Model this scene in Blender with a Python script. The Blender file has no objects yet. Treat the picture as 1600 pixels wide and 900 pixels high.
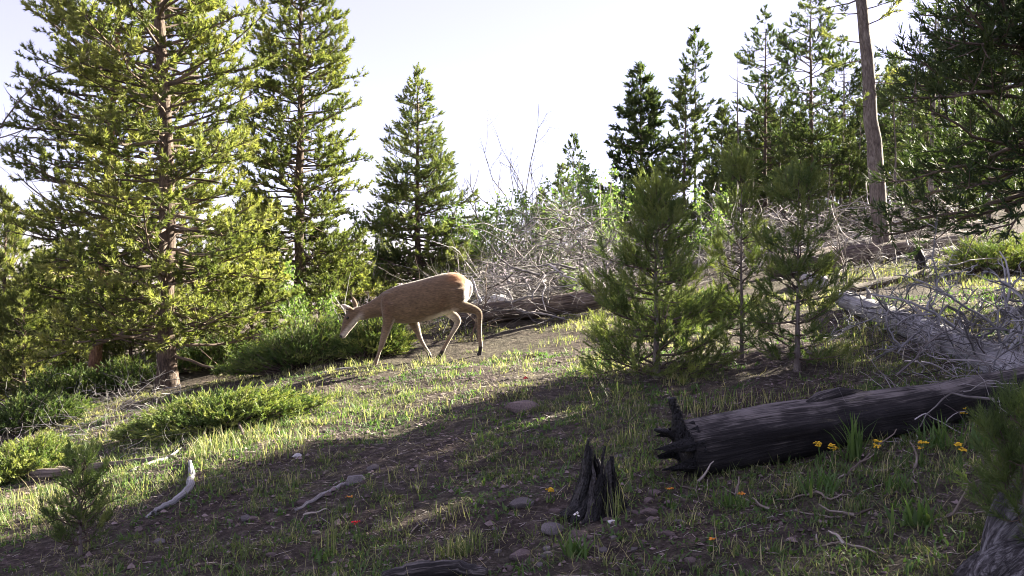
import bpy, math, random
import numpy as np
from mathutils import Vector, Matrix

# ------------------------------------------------------------------ camera, sky, sun, exposure
S = bpy.context.scene
C = S.collection
FPX, VH, CAMZ = 1500.0, 440.0, 1.2          # focal length in pixels of a 1600 wide frame, horizon row, height
cd = bpy.data.cameras.new("camera")
cam = bpy.data.objects.new("camera", cd); C.objects.link(cam)
cd.sensor_width = 36.0; cd.lens = 36.0 * FPX / 1600.0
cd.shift_y = -(450.0 - VH) / 1600.0
cd.clip_start = 0.05; cd.clip_end = 20000
cam.location = (0, 0, CAMZ); cam.rotation_euler = (math.radians(90), 0, 0)
S.camera = cam

SUN_AZ, SUN_EL = math.radians(58), math.radians(25)
W = bpy.data.worlds.new("World"); S.world = W; W.use_nodes = True
nt = W.node_tree; nt.nodes.clear()
sky = nt.nodes.new("ShaderNodeTexSky"); sky.sky_type = 'NISHITA'; sky.sun_disc = False
sky.sun_elevation = SUN_EL; sky.sun_rotation = SUN_AZ
sky.altitude = 2400; sky.air_density = 1.0; sky.dust_density = 4.0; sky.ozone_density = 1.0
bg = nt.nodes.new("ShaderNodeBackground"); bg.inputs[1].default_value = 0.050
tint = nt.nodes.new("ShaderNodeMix"); tint.data_type = 'RGBA'; tint.blend_type = 'MULTIPLY'
tint.inputs[0].default_value = 1.0; tint.inputs[7].default_value = (1.0, 0.85, 0.97, 1)
wo = nt.nodes.new("ShaderNodeOutputWorld")
veil = nt.nodes.new("ShaderNodeMix"); veil.data_type = 'RGBA'; veil.inputs[0].default_value = 0.46      # thin even high cloud
veil.inputs[7].default_value = (2.78, 2.24, 2.76, 1)
nt.links.new(sky.outputs[0], tint.inputs[6]); nt.links.new(tint.outputs[2], veil.inputs[6]); nt.links.new(veil.outputs[2], bg.inputs[0]); nt.links.new(bg.outputs[0], wo.inputs[0])

sd = bpy.data.lights.new("sun", 'SUN'); sd.energy = 5.0; sd.angle = math.radians(0.5); sd.color = (1.0, 0.92, 0.76)
sun = bpy.data.objects.new("sun", sd); C.objects.link(sun)
SDIR = Vector((math.cos(SUN_EL) * math.sin(SUN_AZ), math.cos(SUN_EL) * math.cos(SUN_AZ), math.sin(SUN_EL)))
sun.rotation_euler = SDIR.to_track_quat('Z', 'Y').to_euler()
S.view_settings.view_transform = 'Standard'; S.view_settings.look = 'None'
S.view_settings.gamma = 1.0; S.view_settings.use_curve_mapping = False
S.view_settings.exposure = 3.0
S.cycles.use_denoising = True; S.cycles.filter_width = 1.0
S.cycles.max_bounces = 8; S.cycles.diffuse_bounces = 3; S.cycles.transmission_bounces = 5
S.cycles.use_adaptive_sampling = True; S.cycles.adaptive_threshold = 0.02

# ------------------------------------------------------------------ noise and terrain
def _h(ix, iy, s):
    n = (ix.astype(np.int64) * 374761393 + iy.astype(np.int64) * 668265263 + s * 1442695041) & 0x7fffffff
    n = ((n ^ (n >> 13)) * 1274126177) & 0x7fffffff
    return ((n ^ (n >> 16)) & 0xffff) / 65535.0
def vn(x, y, s=0):
    x = np.asarray(x, float); y = np.asarray(y, float)
    ix = np.floor(x); iy = np.floor(y); fx = x - ix; fy = y - iy
    fx = fx * fx * (3 - 2 * fx); fy = fy * fy * (3 - 2 * fy)
    a = _h(ix, iy, s); b = _h(ix + 1, iy, s); c = _h(ix, iy + 1, s); d = _h(ix + 1, iy + 1, s)
    return (a * (1 - fx) + b * fx) * (1 - fy) + (c * (1 - fx) + d * fx) * fy - 0.5
def fbm(x, y, s=0, o=3):
    r = 0; a = 1.0
    for i in range(o):
        r = r + a * vn(x * 2 ** i, y * 2 ** i, s + i); a *= 0.5
    return r
def sst(a, b, x):
    t = np.clip((x - a) / (b - a), 0, 1); return t * t * (3 - 2 * t)

def GB(x, y):
    """large shape of the hillside"""
    x = np.asarray(x, float); y = np.asarray(y, float)
    xs = 30 * np.tanh(x / 30.0)
    z = 0.13 * xs - 0.06 * np.clip(-x - 2, 0, 30)
    yy = np.clip(y, -30, 60)
    z = z + 0.06 * (yy - 4)
    left = 1 - sst(0, 14, x)
    d = np.clip(y - 19, 0, 400)
    z = z - left * (np.minimum(0.006 * d * d, 0.20 * d - 1.4 * (d > 16)))
    z = z - (1 - left) * 0.03 * np.clip(y - 45, 0, 3000) * 0.5
    r = np.sqrt(x * x + y * y)
    z = z - 0.02 * np.clip(r - 150, 0, 1500)
    return z
def G(x, y):
    x = np.asarray(x, float); y = np.asarray(y, float)
    near = np.exp(-((x / 60) ** 2 + (y / 60) ** 2))
    m = 0.09 * fbm(x * 0.55, y * 0.55, 3, 2) + 0.045 * fbm(x * 2.1, y * 2.1, 9, 2) + 0.018 * fbm(x * 7, y * 7, 21, 2)
    return GB(x, y) + near * m
def g1(x, y): return float(G(np.array([x]), np.array([y]))[0])
def at(u, v, Y):
    return np.array([(u - 800) / FPX * Y, Y, CAMZ - (v - VH) / FPX * Y])
def gd(u, v):
    """where the sight line through a picture point meets the hillside"""
    Y = np.linspace(2.0, 60, 6000)
    x = (u - 800) / FPX * Y; z = CAMZ - (v - VH) / FPX * Y
    k = np.argmax(z < G(x, Y))
    Yk = Y[k] if k > 0 else 40.0
    X = (u - 800) / FPX * Yk
    return np.array([X, Yk, g1(X, Yk)])
def on(u, Y, dz=0.0):
    X = (u - 800) / FPX * Y
    return np.array([X, Y, g1(X, Y) + dz])

# ------------------------------------------------------------------ mesh helpers
class MB:
    def __init__(s): s.v = []; s.f = {3: [], 4: []}; s.n = 0; s.t = []; s.w = []
    def add(s, v, tris=None, quads=None, tint=0.5, wv=None):
        v = np.asarray(v, np.float32).reshape(-1, 3)
        if tris is not None: s.f[3].append(np.asarray(tris, np.int64).reshape(-1, 3) + s.n)
        if quads is not None: s.f[4].append(np.asarray(quads, np.int64).reshape(-1, 4) + s.n)
        s.v.append(v); s.n += len(v)
        t = np.empty(len(v), np.float32); t[:] = tint; s.t.append(t)
        s.w.append(v if wv is None else np.asarray(wv, np.float32).reshape(-1, 3))
    def mesh(s, name, mat=None, origin=(0, 0, 0), smooth=True):
        me = bpy.data.meshes.new(name)
        v = np.concatenate(s.v) - np.asarray(origin, np.float32)
        li = []; ls = []
        for k in (3, 4):
            if s.f[k]:
                a = np.concatenate(s.f[k]); li.append(a.ravel()); ls.append(np.full(len(a), k))
        li = np.concatenate(li); ls = np.concatenate(ls)
        me.vertices.add(len(v)); me.vertices.foreach_set("co", v.astype(np.float32).ravel())
        me.loops.add(len(li)); me.loops.foreach_set("vertex_index", li.astype(np.int32))
        st = np.concatenate(([0], np.cumsum(ls)[:-1]))
        me.polygons.add(len(ls)); me.polygons.foreach_set("loop_start", st.astype(np.int32))
        if smooth: me.polygons.foreach_set("use_smooth", np.ones(len(ls), bool))
        a = me.attributes.new("tint", 'FLOAT', 'POINT'); a.data.foreach_set("value", np.concatenate(s.t))
        a = me.attributes.new("wv", 'FLOAT_VECTOR', 'POINT'); a.data.foreach_set("vector", np.concatenate(s.w).ravel())
        me.update(calc_edges=True)
        if mat: me.materials.append(mat)
        return me

def link(name, me, parent=None, loc=None):
    o = bpy.data.objects.new(name, me); C.objects.link(o)
    if parent is not None: o.parent = parent
    if loc is not None: o.location = loc
    return o
def tag(o, label=None, cat=None, group=None, kind=None):
    if label: o["label"] = label
    if cat: o["category"] = cat
    if group: o["group"] = group
    if kind: o["kind"] = kind
    return o
def thing(name, label, cat, loc, group=None, rz=0.0, sc=1.0):
    o = bpy.data.objects.new(name, None); C.objects.link(o)
    o.location = tuple(float(q) for q in loc); o.rotation_euler = (0, 0, rz); o.scale = (sc,) * 3
    o.empty_display_size = 0.2
    return tag(o, label, cat, group)

def nrm(a): return a / (np.linalg.norm(a, axis=-1, keepdims=True) + 1e-9)
def frames(P):
    T = np.gradient(P, axis=0); T = nrm(T)
    up = np.array([0, 0, 1.0]) if abs(T[0][2]) < 0.9 else np.array([1.0, 0, 0])
    N = [nrm(np.cross(np.cross(T[0], up), T[0]))]
    for i in range(1, len(P)):
        n = N[-1] - T[i] * np.dot(N[-1], T[i]); N.append(nrm(n))
    N = np.array(N); B = np.cross(T, N)
    return T, N, B
def tube(mb, P, R, k=6, tint=0.5, rough=0.0, rng=None, cap=True, flat=1.0, groove=0.0, seed=0):
    """swept round body through P with radii R"""
    P = np.asarray(P, float); R = np.broadcast_to(np.asarray(R, float), (len(P),))
    T, N, B = frames(P); n = len(P)
    th = np.linspace(0, 2 * np.pi, k, endpoint=False)
    rr = np.ones((n, k))
    s = np.concatenate(([0], np.cumsum(np.linalg.norm(np.diff(P, axis=0), axis=1))))
    if rough > 0:
        rm = max(R.max(), 1e-4)
        rr += rough * 2 * vn(np.cos(th)[None] * 2 + 9 + s[:, None] / rm * 0.35, np.sin(th)[None] * 2 + s[:, None] / rm * 0.35, 5 + seed)
        rr += groove * 2 * vn(th[None] / (2 * np.pi) * 14 + 0 * s[:, None], s[:, None] / rm * 0.25, 8 + seed)
    ca = np.cos(th); sa = np.sin(th)
    V = P[:, None] + (R[:, None] * rr)[..., None] * (ca[None, :, None] * N[:, None] * flat + sa[None, :, None] * B[:, None])
    wv = np.stack([np.broadcast_to(ca, (n, k)) * R[:, None], np.broadcast_to(sa, (n, k)) * R[:, None], np.broadcast_to(s[:, None], (n, k))], -1)
    i = np.arange(n - 1)[:, None] * k; j = np.arange(k)[None]
    q = np.stack([i + j, i + (j + 1) % k, i + k + (j + 1) % k, i + k + j], -1).reshape(-1, 4)
    V = V.reshape(-1, 3); wv = wv.reshape(-1, 3); tr = None
    if cap:
        V = np.vstack([V, P[0] - T[0] * R[0] * 0.05, P[-1] + T[-1] * R[-1] * 0.05])
        wv = np.vstack([wv, wv[0] * [0, 0, 1], wv[-1] * [0, 0, 1]])
        a = n * k; jj = np.arange(k)
        tr = np.concatenate([np.stack([np.full(k, a), (jj + 1) % k, jj], -1),
                             np.stack([np.full(k, a + 1), (n - 1) * k + jj, (n - 1) * k + (jj + 1) % k], -1)])
    mb.add(V, tr, q, tint, wv)

def crooked(rng, a, d, L, n=8, wig=0.25, bend=(0, 0, 0)):
    """a wandering line from a along d"""
    d = nrm(np.array(d, float)); st = L / (n - 1)
    D = nrm(d + np.cumsum(rng.normal(0, wig, (n - 1, 3)) + np.array(bend) / n, axis=0))
    P = np.empty((n, 3)); P[0] = a; P[1:] = np.asarray(a, float) + np.cumsum(D * st, axis=0)
    return P
def tubes(mb, Ps, r0, r1, k, tint):
    """many open round sticks at once: Ps (N, m, 3)"""
    Ps = np.asarray(Ps, float); N, m = Ps.shape[:2]
    if N == 0: return
    T = nrm(np.gradient(Ps, axis=1)); ax = nrm(Ps[:, -1] - Ps[:, 0])
    ref = np.where(np.abs(ax[:, 2:3]) < 0.8, np.array([[0, 0, 1.0]]), np.array([[1.0, 0.2, 0]]))[:, None]
    A = nrm(np.cross(T, ref)); B = np.cross(T, A)
    th = np.linspace(0, 2 * np.pi, k, endpoint=False); w = np.linspace(0, 1, m)
    R = np.asarray(r0)[:, None] * (1 - w) + np.asarray(r1)[:, None] * w
    V = Ps[:, :, None] + R[..., None, None] * (np.cos(th)[None, None, :, None] * A[:, :, None] + np.sin(th)[None, None, :, None] * B[:, :, None])
    s = np.broadcast_to(np.linspace(0, 1, m)[None, :, None] * np.linalg.norm(Ps[:, -1] - Ps[:, 0], axis=1)[:, None, None], (N, m, k))
    wv = np.stack([np.cos(th) * R[..., None], np.sin(th) * R[..., None], s], -1)
    o = (np.arange(N) * m * k)[:, None, None]; i = (np.arange(m - 1) * k)[None, :, None]; j = np.arange(k)[None, None]
    q = np.stack([o + i + j, o + i + (j + 1) % k, o + i + k + (j + 1) % k, o + i + k + j], -1)
    mb.add(V, None, q, np.repeat(np.asarray(tint), m * k), wv)

def needles(mb, P, D, Ls, K, nl, nw, spread, rng, tint, tipcone=0.25):
    """K needle blades round each shoot P with axis D and length Ls"""
    N = len(P); D = nrm(D)
    ref = np.where(np.abs(D[:, 2:3]) < 0.9, np.array([[0, 0, 1.0]]), np.array([[1.0, 0, 0]]))
    A = nrm(np.cross(D, ref)); Bq = np.cross(D, A)
    t = (np.arange(K)[None] + rng.random((N, K))) / K
    ph = rng.random((N, K)) * 2 * np.pi
    an = spread * (0.6 + 0.7 * rng.random((N, K))) * (1 - (1 - tipcone) * t ** 2)
    rad = np.cos(ph)[..., None] * A[:, None] + np.sin(ph)[..., None] * Bq[:, None]
    dirn = np.cos(an)[..., None] * D[:, None] + np.sin(an)[..., None] * rad
    base = P[:, None] + D[:, None] * (t * Ls[:, None])[..., None]
    ln = nl * (0.7 + 0.5 * rng.random((N, K))) * (0.65 + 0.7 * rng.random((N, 1)))
    side = nrm(np.cross(dirn, rng.normal(size=(N, K, 3)))) * (nw * 0.5)
    tip = base + dirn * ln[..., None]
    mid = base + dirn * (ln * 0.0)[..., None]
    V = np.stack([mid - side, mid + side, tip], 2).reshape(-1, 3)
    tr = np.arange(N * K * 3).reshape(-1, 3)
    tt = np.repeat(np.clip(tint[:, None] + rng.normal(0, 0.08, (N, K)), 0, 1).ravel(), 3)
    mb.add(V, tr, None, tt)

# ------------------------------------------------------------------ materials
def newmat(name):
    m = bpy.data.materials.new(name); m.use_nodes = True
    n = m.node_tree; n.nodes.clear()
    out = n.nodes.new("ShaderNodeOutputMaterial")
    return m, n, out
def nd(n, t, **kw):
    x = n.nodes.new(t)
    for k, v in kw.items():
        if k.startswith('i'): x.inputs[int(k[1:])].default_value = v
        else: setattr(x, k, v)
    return x
def ramp(n, src, cols):
    r = n.nodes.new("ShaderNodeValToRGB"); e = r.color_ramp.elements
    while len(e) < len(cols): e.new(0.5)
    for q, (p, c) in zip(e, cols): q.position = p; q.color = (*c, 1)
    n.links.new(src, r.inputs[0]); return r
def leafmat(name, c0, c1, c2, trans=0.35, rough=0.6, tcol=1.6):
    m, n, out = newmat(name)
    at_ = nd(n, "ShaderNodeAttribute", attribute_name="tint")
    r = ramp(n, at_.outputs["Fac"], [(0.0, c0), (0.5, c1), (1.0, c2)])
    p = nd(n, "ShaderNodeBsdfPrincipled"); p.inputs["Roughness"].default_value = rough
    p.inputs["Specular IOR Level"].default_value = 0.25
    t = nd(n, "ShaderNodeBsdfTranslucent")
    mx = nd(n, "ShaderNodeMix", data_type='RGBA', blend_type='MULTIPLY'); mx.inputs[0].default_value = 1
    mx.inputs[7].default_value = (tcol * .88, tcol * .98, tcol * 0.50, 1)
    n.links.new(r.outputs[0], mx.inputs[6]); n.links.new(mx.outputs[2], t.inputs[0])
    n.links.new(r.outputs[0], p.inputs["Base Color"])
    s = nd(n, "ShaderNodeMixShader", i0=trans)
    n.links.new(p.outputs[0], s.inputs[1]); n.links.new(t.outputs[0], s.inputs[2]); n.links.new(s.outputs[0], out.inputs[0])
    return m
def woodmat(name, c0, c1, c2, sx=60.0, sz=4.0, bump=0.6, dist=0.01, rough=0.85, spec=0.2, patch=3.0):
    """grain that runs along the piece (wv = across, across, along)"""
    m, n, out = newmat(name)
    a = nd(n, "ShaderNodeAttribute", attribute_name="wv")
    mp = nd(n, "ShaderNodeMapping"); mp.inputs["Scale"].default_value = (sx, sx, sz)
    n.links.new(a.outputs["Vector"], mp.inputs[0])
    no = nd(n, "ShaderNodeTexNoise"); no.inputs["Scale"].default_value = 1.0; no.inputs["Detail"].default_value = 5
    no.inputs["Roughness"].default_value = 0.65; no.inputs["Distortion"].default_value = 0.6
    n.links.new(mp.outputs[0], no.inputs["Vector"])
    n2 = nd(n, "ShaderNodeTexNoise"); n2.inputs["Scale"].default_value = patch; n2.inputs["Detail"].default_value = 3
    n.links.new(a.outputs["Vector"], n2.inputs["Vector"])
    mth = nd(n, "ShaderNodeMath", operation='MULTIPLY_ADD'); mth.inputs[1].default_value = 0.55; mth.inputs[2].default_value = -0.27
    n.links.new(n2.outputs[0], mth.inputs[0])
    ad = nd(n, "ShaderNodeMath", operation='ADD'); n.links.new(no.outputs[0], ad.inputs[0]); n.links.new(mth.outputs[0], ad.inputs[1])
    tn = nd(n, "ShaderNodeAttribute", attribute_name="tint")
    t2 = nd(n, "ShaderNodeMath", operation='MULTIPLY_ADD'); t2.inputs[1].default_value = 0.5; t2.inputs[2].default_value = -0.25
    n.links.new(tn.outputs["Fac"], t2.inputs[0])
    a2 = nd(n, "ShaderNodeMath", operation='ADD'); n.links.new(ad.outputs[0], a2.inputs[0]); n.links.new(t2.outputs[0], a2.inputs[1])
    r = ramp(n, a2.outputs[0], [(0.3, c0), (0.5, c1), (0.72, c2)])
    p = nd(n, "ShaderNodeBsdfPrincipled"); p.inputs["Roughness"].default_value = rough; p.inputs["Specular IOR Level"].default_value = spec
    n.links.new(r.outputs[0], p.inputs["Base Color"])
    b = nd(n, "ShaderNodeBump"); b.inputs["Strength"].default_value = bump; b.inputs["Distance"].default_value = dist
    n.links.new(no.outputs[0], b.inputs["Height"]); n.links.new(b.outputs[0], p.inputs["Normal"]); n.links.new(p.outputs[0], out.inputs[0])
    return m

M = {}
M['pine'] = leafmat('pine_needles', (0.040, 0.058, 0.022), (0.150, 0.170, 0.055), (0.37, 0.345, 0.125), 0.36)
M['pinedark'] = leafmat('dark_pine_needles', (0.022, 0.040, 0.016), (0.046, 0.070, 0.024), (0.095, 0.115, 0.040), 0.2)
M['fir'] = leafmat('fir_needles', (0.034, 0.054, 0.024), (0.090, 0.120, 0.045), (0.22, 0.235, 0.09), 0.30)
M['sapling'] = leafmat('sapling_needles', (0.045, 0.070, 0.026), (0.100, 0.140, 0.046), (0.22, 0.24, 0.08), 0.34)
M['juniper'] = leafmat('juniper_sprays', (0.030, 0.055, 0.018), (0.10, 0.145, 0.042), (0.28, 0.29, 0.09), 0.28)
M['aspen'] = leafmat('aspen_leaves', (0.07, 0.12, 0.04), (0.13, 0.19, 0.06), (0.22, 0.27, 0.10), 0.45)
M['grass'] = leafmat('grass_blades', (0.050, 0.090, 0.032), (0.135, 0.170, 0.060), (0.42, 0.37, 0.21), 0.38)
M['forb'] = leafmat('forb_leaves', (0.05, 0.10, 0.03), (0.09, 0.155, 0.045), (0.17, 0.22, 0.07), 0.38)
M['bark'] = woodmat('pine_bark', (0.040, 0.030, 0.025), (0.105, 0.075, 0.058), (0.21, 0.155, 0.12), 38, 14, 0.9, 0.02)
M['redbark'] = woodmat('orange_bark', (0.09, 0.045, 0.028), (0.22, 0.12, 0.075), (0.36, 0.22, 0.14), 38, 14, 0.9, 0.02)
M['greybark'] = woodmat('grey_bark', (0.06, 0.05, 0.045), (0.15, 0.125, 0.11), (0.27, 0.24, 0.215), 38, 10, 0.8, 0.015)
M['twig'] = woodmat('twig_bark', (0.05, 0.038, 0.030), (0.12, 0.09, 0.07), (0.20, 0.155, 0.125), 60, 10, 0.4, 0.004)
M['dead'] = woodmat('bleached_wood', (0.09, 0.082, 0.078), (0.25, 0.235, 0.225), (0.46, 0.44, 0.425), 70, 5, 0.8, 0.01, patch=9.0)
M['brush'] = woodmat('dead_brush', (0.06, 0.052, 0.048), (0.19, 0.175, 0.165), (0.44, 0.415, 0.40), 70, 5, 0.5, 0.006)
M['litter'] = woodmat('dry_litter', (0.07, 0.055, 0.045), (0.20, 0.165, 0.135), (0.42, 0.38, 0.33), 70, 5, 0.3, 0.002)
M['stumpwood'] = woodmat('grooved_wood', (0.012, 0.011, 0.011), (0.085, 0.08, 0.078), (0.33, 0.32, 0.31), 130, 2.5, 1.0, 0.03)
M['greylog'] = woodmat('smooth_grey_wood', (0.11, 0.107, 0.105), (0.28, 0.275, 0.27), (0.46, 0.455, 0.45), 95, 2.5, 1.0, 0.012, patch=3.0)
M['oldlog'] = woodmat('weathered_log', (0.045, 0.036, 0.031), (0.15, 0.12, 0.10), (0.32, 0.27, 0.23), 55, 2.6, 1.0, 0.025)
M['char'] = woodmat('charred_wood', (0.004, 0.004, 0.004), (0.013, 0.012, 0.012), (0.075, 0.069, 0.065), 60, 3.0, 1.0, 0.02, 0.6, 0.35)
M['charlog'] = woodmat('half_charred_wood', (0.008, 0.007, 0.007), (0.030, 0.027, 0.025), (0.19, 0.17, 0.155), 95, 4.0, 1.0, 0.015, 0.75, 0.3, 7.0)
M['aspenbark'] = woodmat('pale_bark', (0.22, 0.20, 0.17), (0.45, 0.43, 0.38), (0.62, 0.60, 0.54), 20, 14, 0.3, 0.004)

n = M['char'].node_tree; bpn = [q for q in n.nodes if q.type == 'BUMP'][0]; prn = [q for q in n.nodes if q.type == 'BSDF_PRINCIPLED'][0]      # crackled char
tcx = nd(n, "ShaderNodeTexCoord"); mpx = nd(n, "ShaderNodeMapping"); mpx.inputs["Scale"].default_value = (1.6, 1.6, 1.0); vx = nd(n, "ShaderNodeTexVoronoi", feature='DISTANCE_TO_EDGE'); vx.inputs["Scale"].default_value = 38
n.links.new(tcx.outputs["Object"], mpx.inputs[0]); n.links.new(mpx.outputs[0], vx.inputs["Vector"])
b2 = nd(n, "ShaderNodeBump"); b2.inputs["Strength"].default_value = 1.0; b2.inputs["Distance"].default_value = 0.02
n.links.new(vx.outputs["Distance"], b2.inputs["Height"]); n.links.new(bpn.outputs[0], b2.inputs["Normal"]); n.links.new(b2.outputs[0], prn.inputs["Normal"])
def plain(name, col, rough=0.7, spec=0.3, trans=0.0):
    m, n, out = newmat(name)
    p = nd(n, "ShaderNodeBsdfPrincipled"); p.inputs["Roughness"].default_value = rough; p.inputs["Specular IOR Level"].default_value = spec
    tc = nd(n, "ShaderNodeTexCoord"); no = nd(n, "ShaderNodeTexNoise"); no.inputs["Scale"].default_value = 40
    n.links.new(tc.outputs["Object"], no.inputs["Vector"])
    r = ramp(n, no.outputs[0], [(0.3, tuple(c * 0.7 for c in col)), (0.7, tuple(min(1, c * 1.2) for c in col))])
    n.links.new(r.outputs[0], p.inputs["Base Color"]); n.links.new(p.outputs[0], out.inputs[0])
    return m
M['yellow'] = plain('yellow_petals', (0.75, 0.48, 0.03)); M['orange'] = plain('orange_petals', (0.75, 0.30, 0.04))
M['red'] = plain('red_petals', (0.65, 0.02, 0.03)); M['white'] = plain('white_petals', (0.75, 0.72, 0.70))
M['eye'] = plain('dark_eye', (0.008, 0.006, 0.005), 0.1, 0.6)
M['hoof'] = plain('dark_hoof', (0.02, 0.017, 0.015), 0.5)

def soilmat():
    m, n, out = newmat('forest_soil')
    tc = nd(n, "ShaderNodeTexCoord")
    def noise(sc, det=4, ro=0.6):
        x = nd(n, "ShaderNodeTexNoise"); x.inputs["Scale"].default_value = sc; x.inputs["Detail"].default_value = det; x.inputs["Roughness"].default_value = ro
        n.links.new(tc.outputs["Object"], x.inputs["Vector"]); return x
    a = noise(0.9, 4); b = noise(14, 6, 0.7); c = noise(75, 4, 0.7)
    r1 = ramp(n, b.outputs[0], [(0.28, (0.030, 0.025, 0.024)), (0.5, (0.098, 0.079, 0.066)), (0.72, (0.235, 0.192, 0.162))])
    r2 = ramp(n, b.outputs[0], [(0.28, (0.032, 0.030, 0.025)), (0.5, (0.105, 0.094, 0.070)), (0.72, (0.24, 0.218, 0.165))])
    mx = nd(n, "ShaderNodeMix", data_type='RGBA')
    ra = ramp(n, a.outputs[0], [(0.40, (0, 0, 0)), (0.60, (1, 1, 1))])
    n.links.new(ra.outputs[0], mx.inputs[0]); n.links.new(r1.outputs[0], mx.inputs[6]); n.links.new(r2.outputs[0], mx.inputs[7])
    m2 = nd(n, "ShaderNodeMix", data_type='RGBA', blend_type='MULTIPLY'); m2.inputs[0].default_value = 1
    rc = ramp(n, c.outputs[0], [(0.25, (0.5, 0.5, 0.5)), (0.75, (1.45, 1.4, 1.4))])
    n.links.new(mx.outputs[2], m2.inputs[6]); n.links.new(rc.outputs[0], m2.inputs[7])
    p = nd(n, "ShaderNodeBsdfPrincipled"); p.inputs["Roughness"].default_value = 0.95; p.inputs["Specular IOR Level"].default_value = 0.1
    n.links.new(m2.outputs[2], p.inputs["Base Color"])
    v = nd(n, "ShaderNodeTexVoronoi"); v.inputs["Scale"].default_value = 30; n.links.new(tc.outputs["Object"], v.inputs["Vector"])
    ad = nd(n, "ShaderNodeMath", operation='MULTIPLY_ADD'); ad.inputs[1].default_value = 0.6
    n.links.new(v.outputs["Distance"], ad.inputs[0]); n.links.new(c.outputs[0], ad.inputs[2])
    bp = nd(n, "ShaderNodeBump"); bp.inputs["Strength"].default_value = 1.0; bp.inputs["Distance"].default_value = 0.06
    n.links.new(ad.outputs[0], bp.inputs["Height"]); n.links.new(bp.outputs[0], p.inputs["Normal"]); n.links.new(p.outputs[0], out.inputs[0])
    return m
M['soil'] = soilmat()
def rockmat(name, c0, c1, c2):
    m, n, out = newmat(name)
    tc = nd(n, "ShaderNodeTexCoord"); oi = nd(n, "ShaderNodeAttribute", attribute_name="tint")
    no = nd(n, "ShaderNodeTexNoise"); no.inputs["Scale"].default_value = 18; no.inputs["Detail"].default_value = 6; no.inputs["Roughness"].default_value = 0.7
    n.links.new(tc.outputs["Object"], no.inputs["Vector"])
    ad = nd(n, "ShaderNodeMath", operation='MULTIPLY_ADD'); ad.inputs[1].default_value = 0.6; n.links.new(oi.outputs["Fac"], ad.inputs[0])
    su = nd(n, "ShaderNodeMath", operation='SUBTRACT'); su.inputs[1].default_value = 0.3; n.links.new(no.outputs[0], su.inputs[0]); n.links.new(su.outputs[0], ad.inputs[2])
    r = ramp(n, ad.outputs[0], [(0.25, c0), (0.5, c1), (0.75, c2)])
    p = nd(n, "ShaderNodeBsdfPrincipled"); p.inputs["Roughness"].default_value = 0.85; p.inputs["Specular IOR Level"].default_value = 0.25
    b = nd(n, "ShaderNodeBump"); b.inputs["Strength"].default_value = 0.6; b.inputs["Distance"].default_value = 0.01
    n.links.new(no.outputs[0], b.inputs["Height"]); n.links.new(b.outputs[0], p.inputs["Normal"])
    n.links.new(r.outputs[0], p.inputs["Base Color"]); n.links.new(p.outputs[0], out.inputs[0]); return m
M['rock'] = rockmat('grey_stone', (0.07, 0.062, 0.06), (0.155, 0.138, 0.132), (0.30, 0.28, 0.27))
M['redrock'] = rockmat('reddish_stone', (0.06, 0.045, 0.042), (0.125, 0.095, 0.088), (0.24, 0.19, 0.175))
M['palerock'] = rockmat('pale_stone', (0.30, 0.28, 0.27), (0.50, 0.48, 0.46), (0.68, 0.66, 0.64))

# ------------------------------------------------------------------ ground sheet
def axis(lo, hi, step, far):
    mid = list(np.arange(lo, hi + 1e-6, step)); a = []; p = hi; s = step
    while p < far: s *= 1.14; p += s; a.append(p)
    b = []; p = lo; s = step
    while p > -far: s *= 1.14; p -= s; b.append(p)
    return np.array(b[::-1] + mid + a)
gx = axis(-7, 7, 0.08, 3500); gy = axis(2.4, 14, 0.08, 3500)
X, Yg = np.meshgrid(gx, gy); Z = G(X, Yg)
mb = MB(); nx, ny = len(gx), len(gy)
ii = np.arange(ny - 1)[:, None] * nx; jj = np.arange(nx - 1)[None]
mb.add(np.stack([X, Yg, Z], -1), None, np.stack([ii + jj, ii + jj + 1, ii + nx + jj + 1, ii + nx + jj], -1))
ground = link("ground", mb.mesh("ground", M['soil'])); tag(ground, "bare brown forest soil of the sloping clearing", None, None, "structure")

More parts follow.
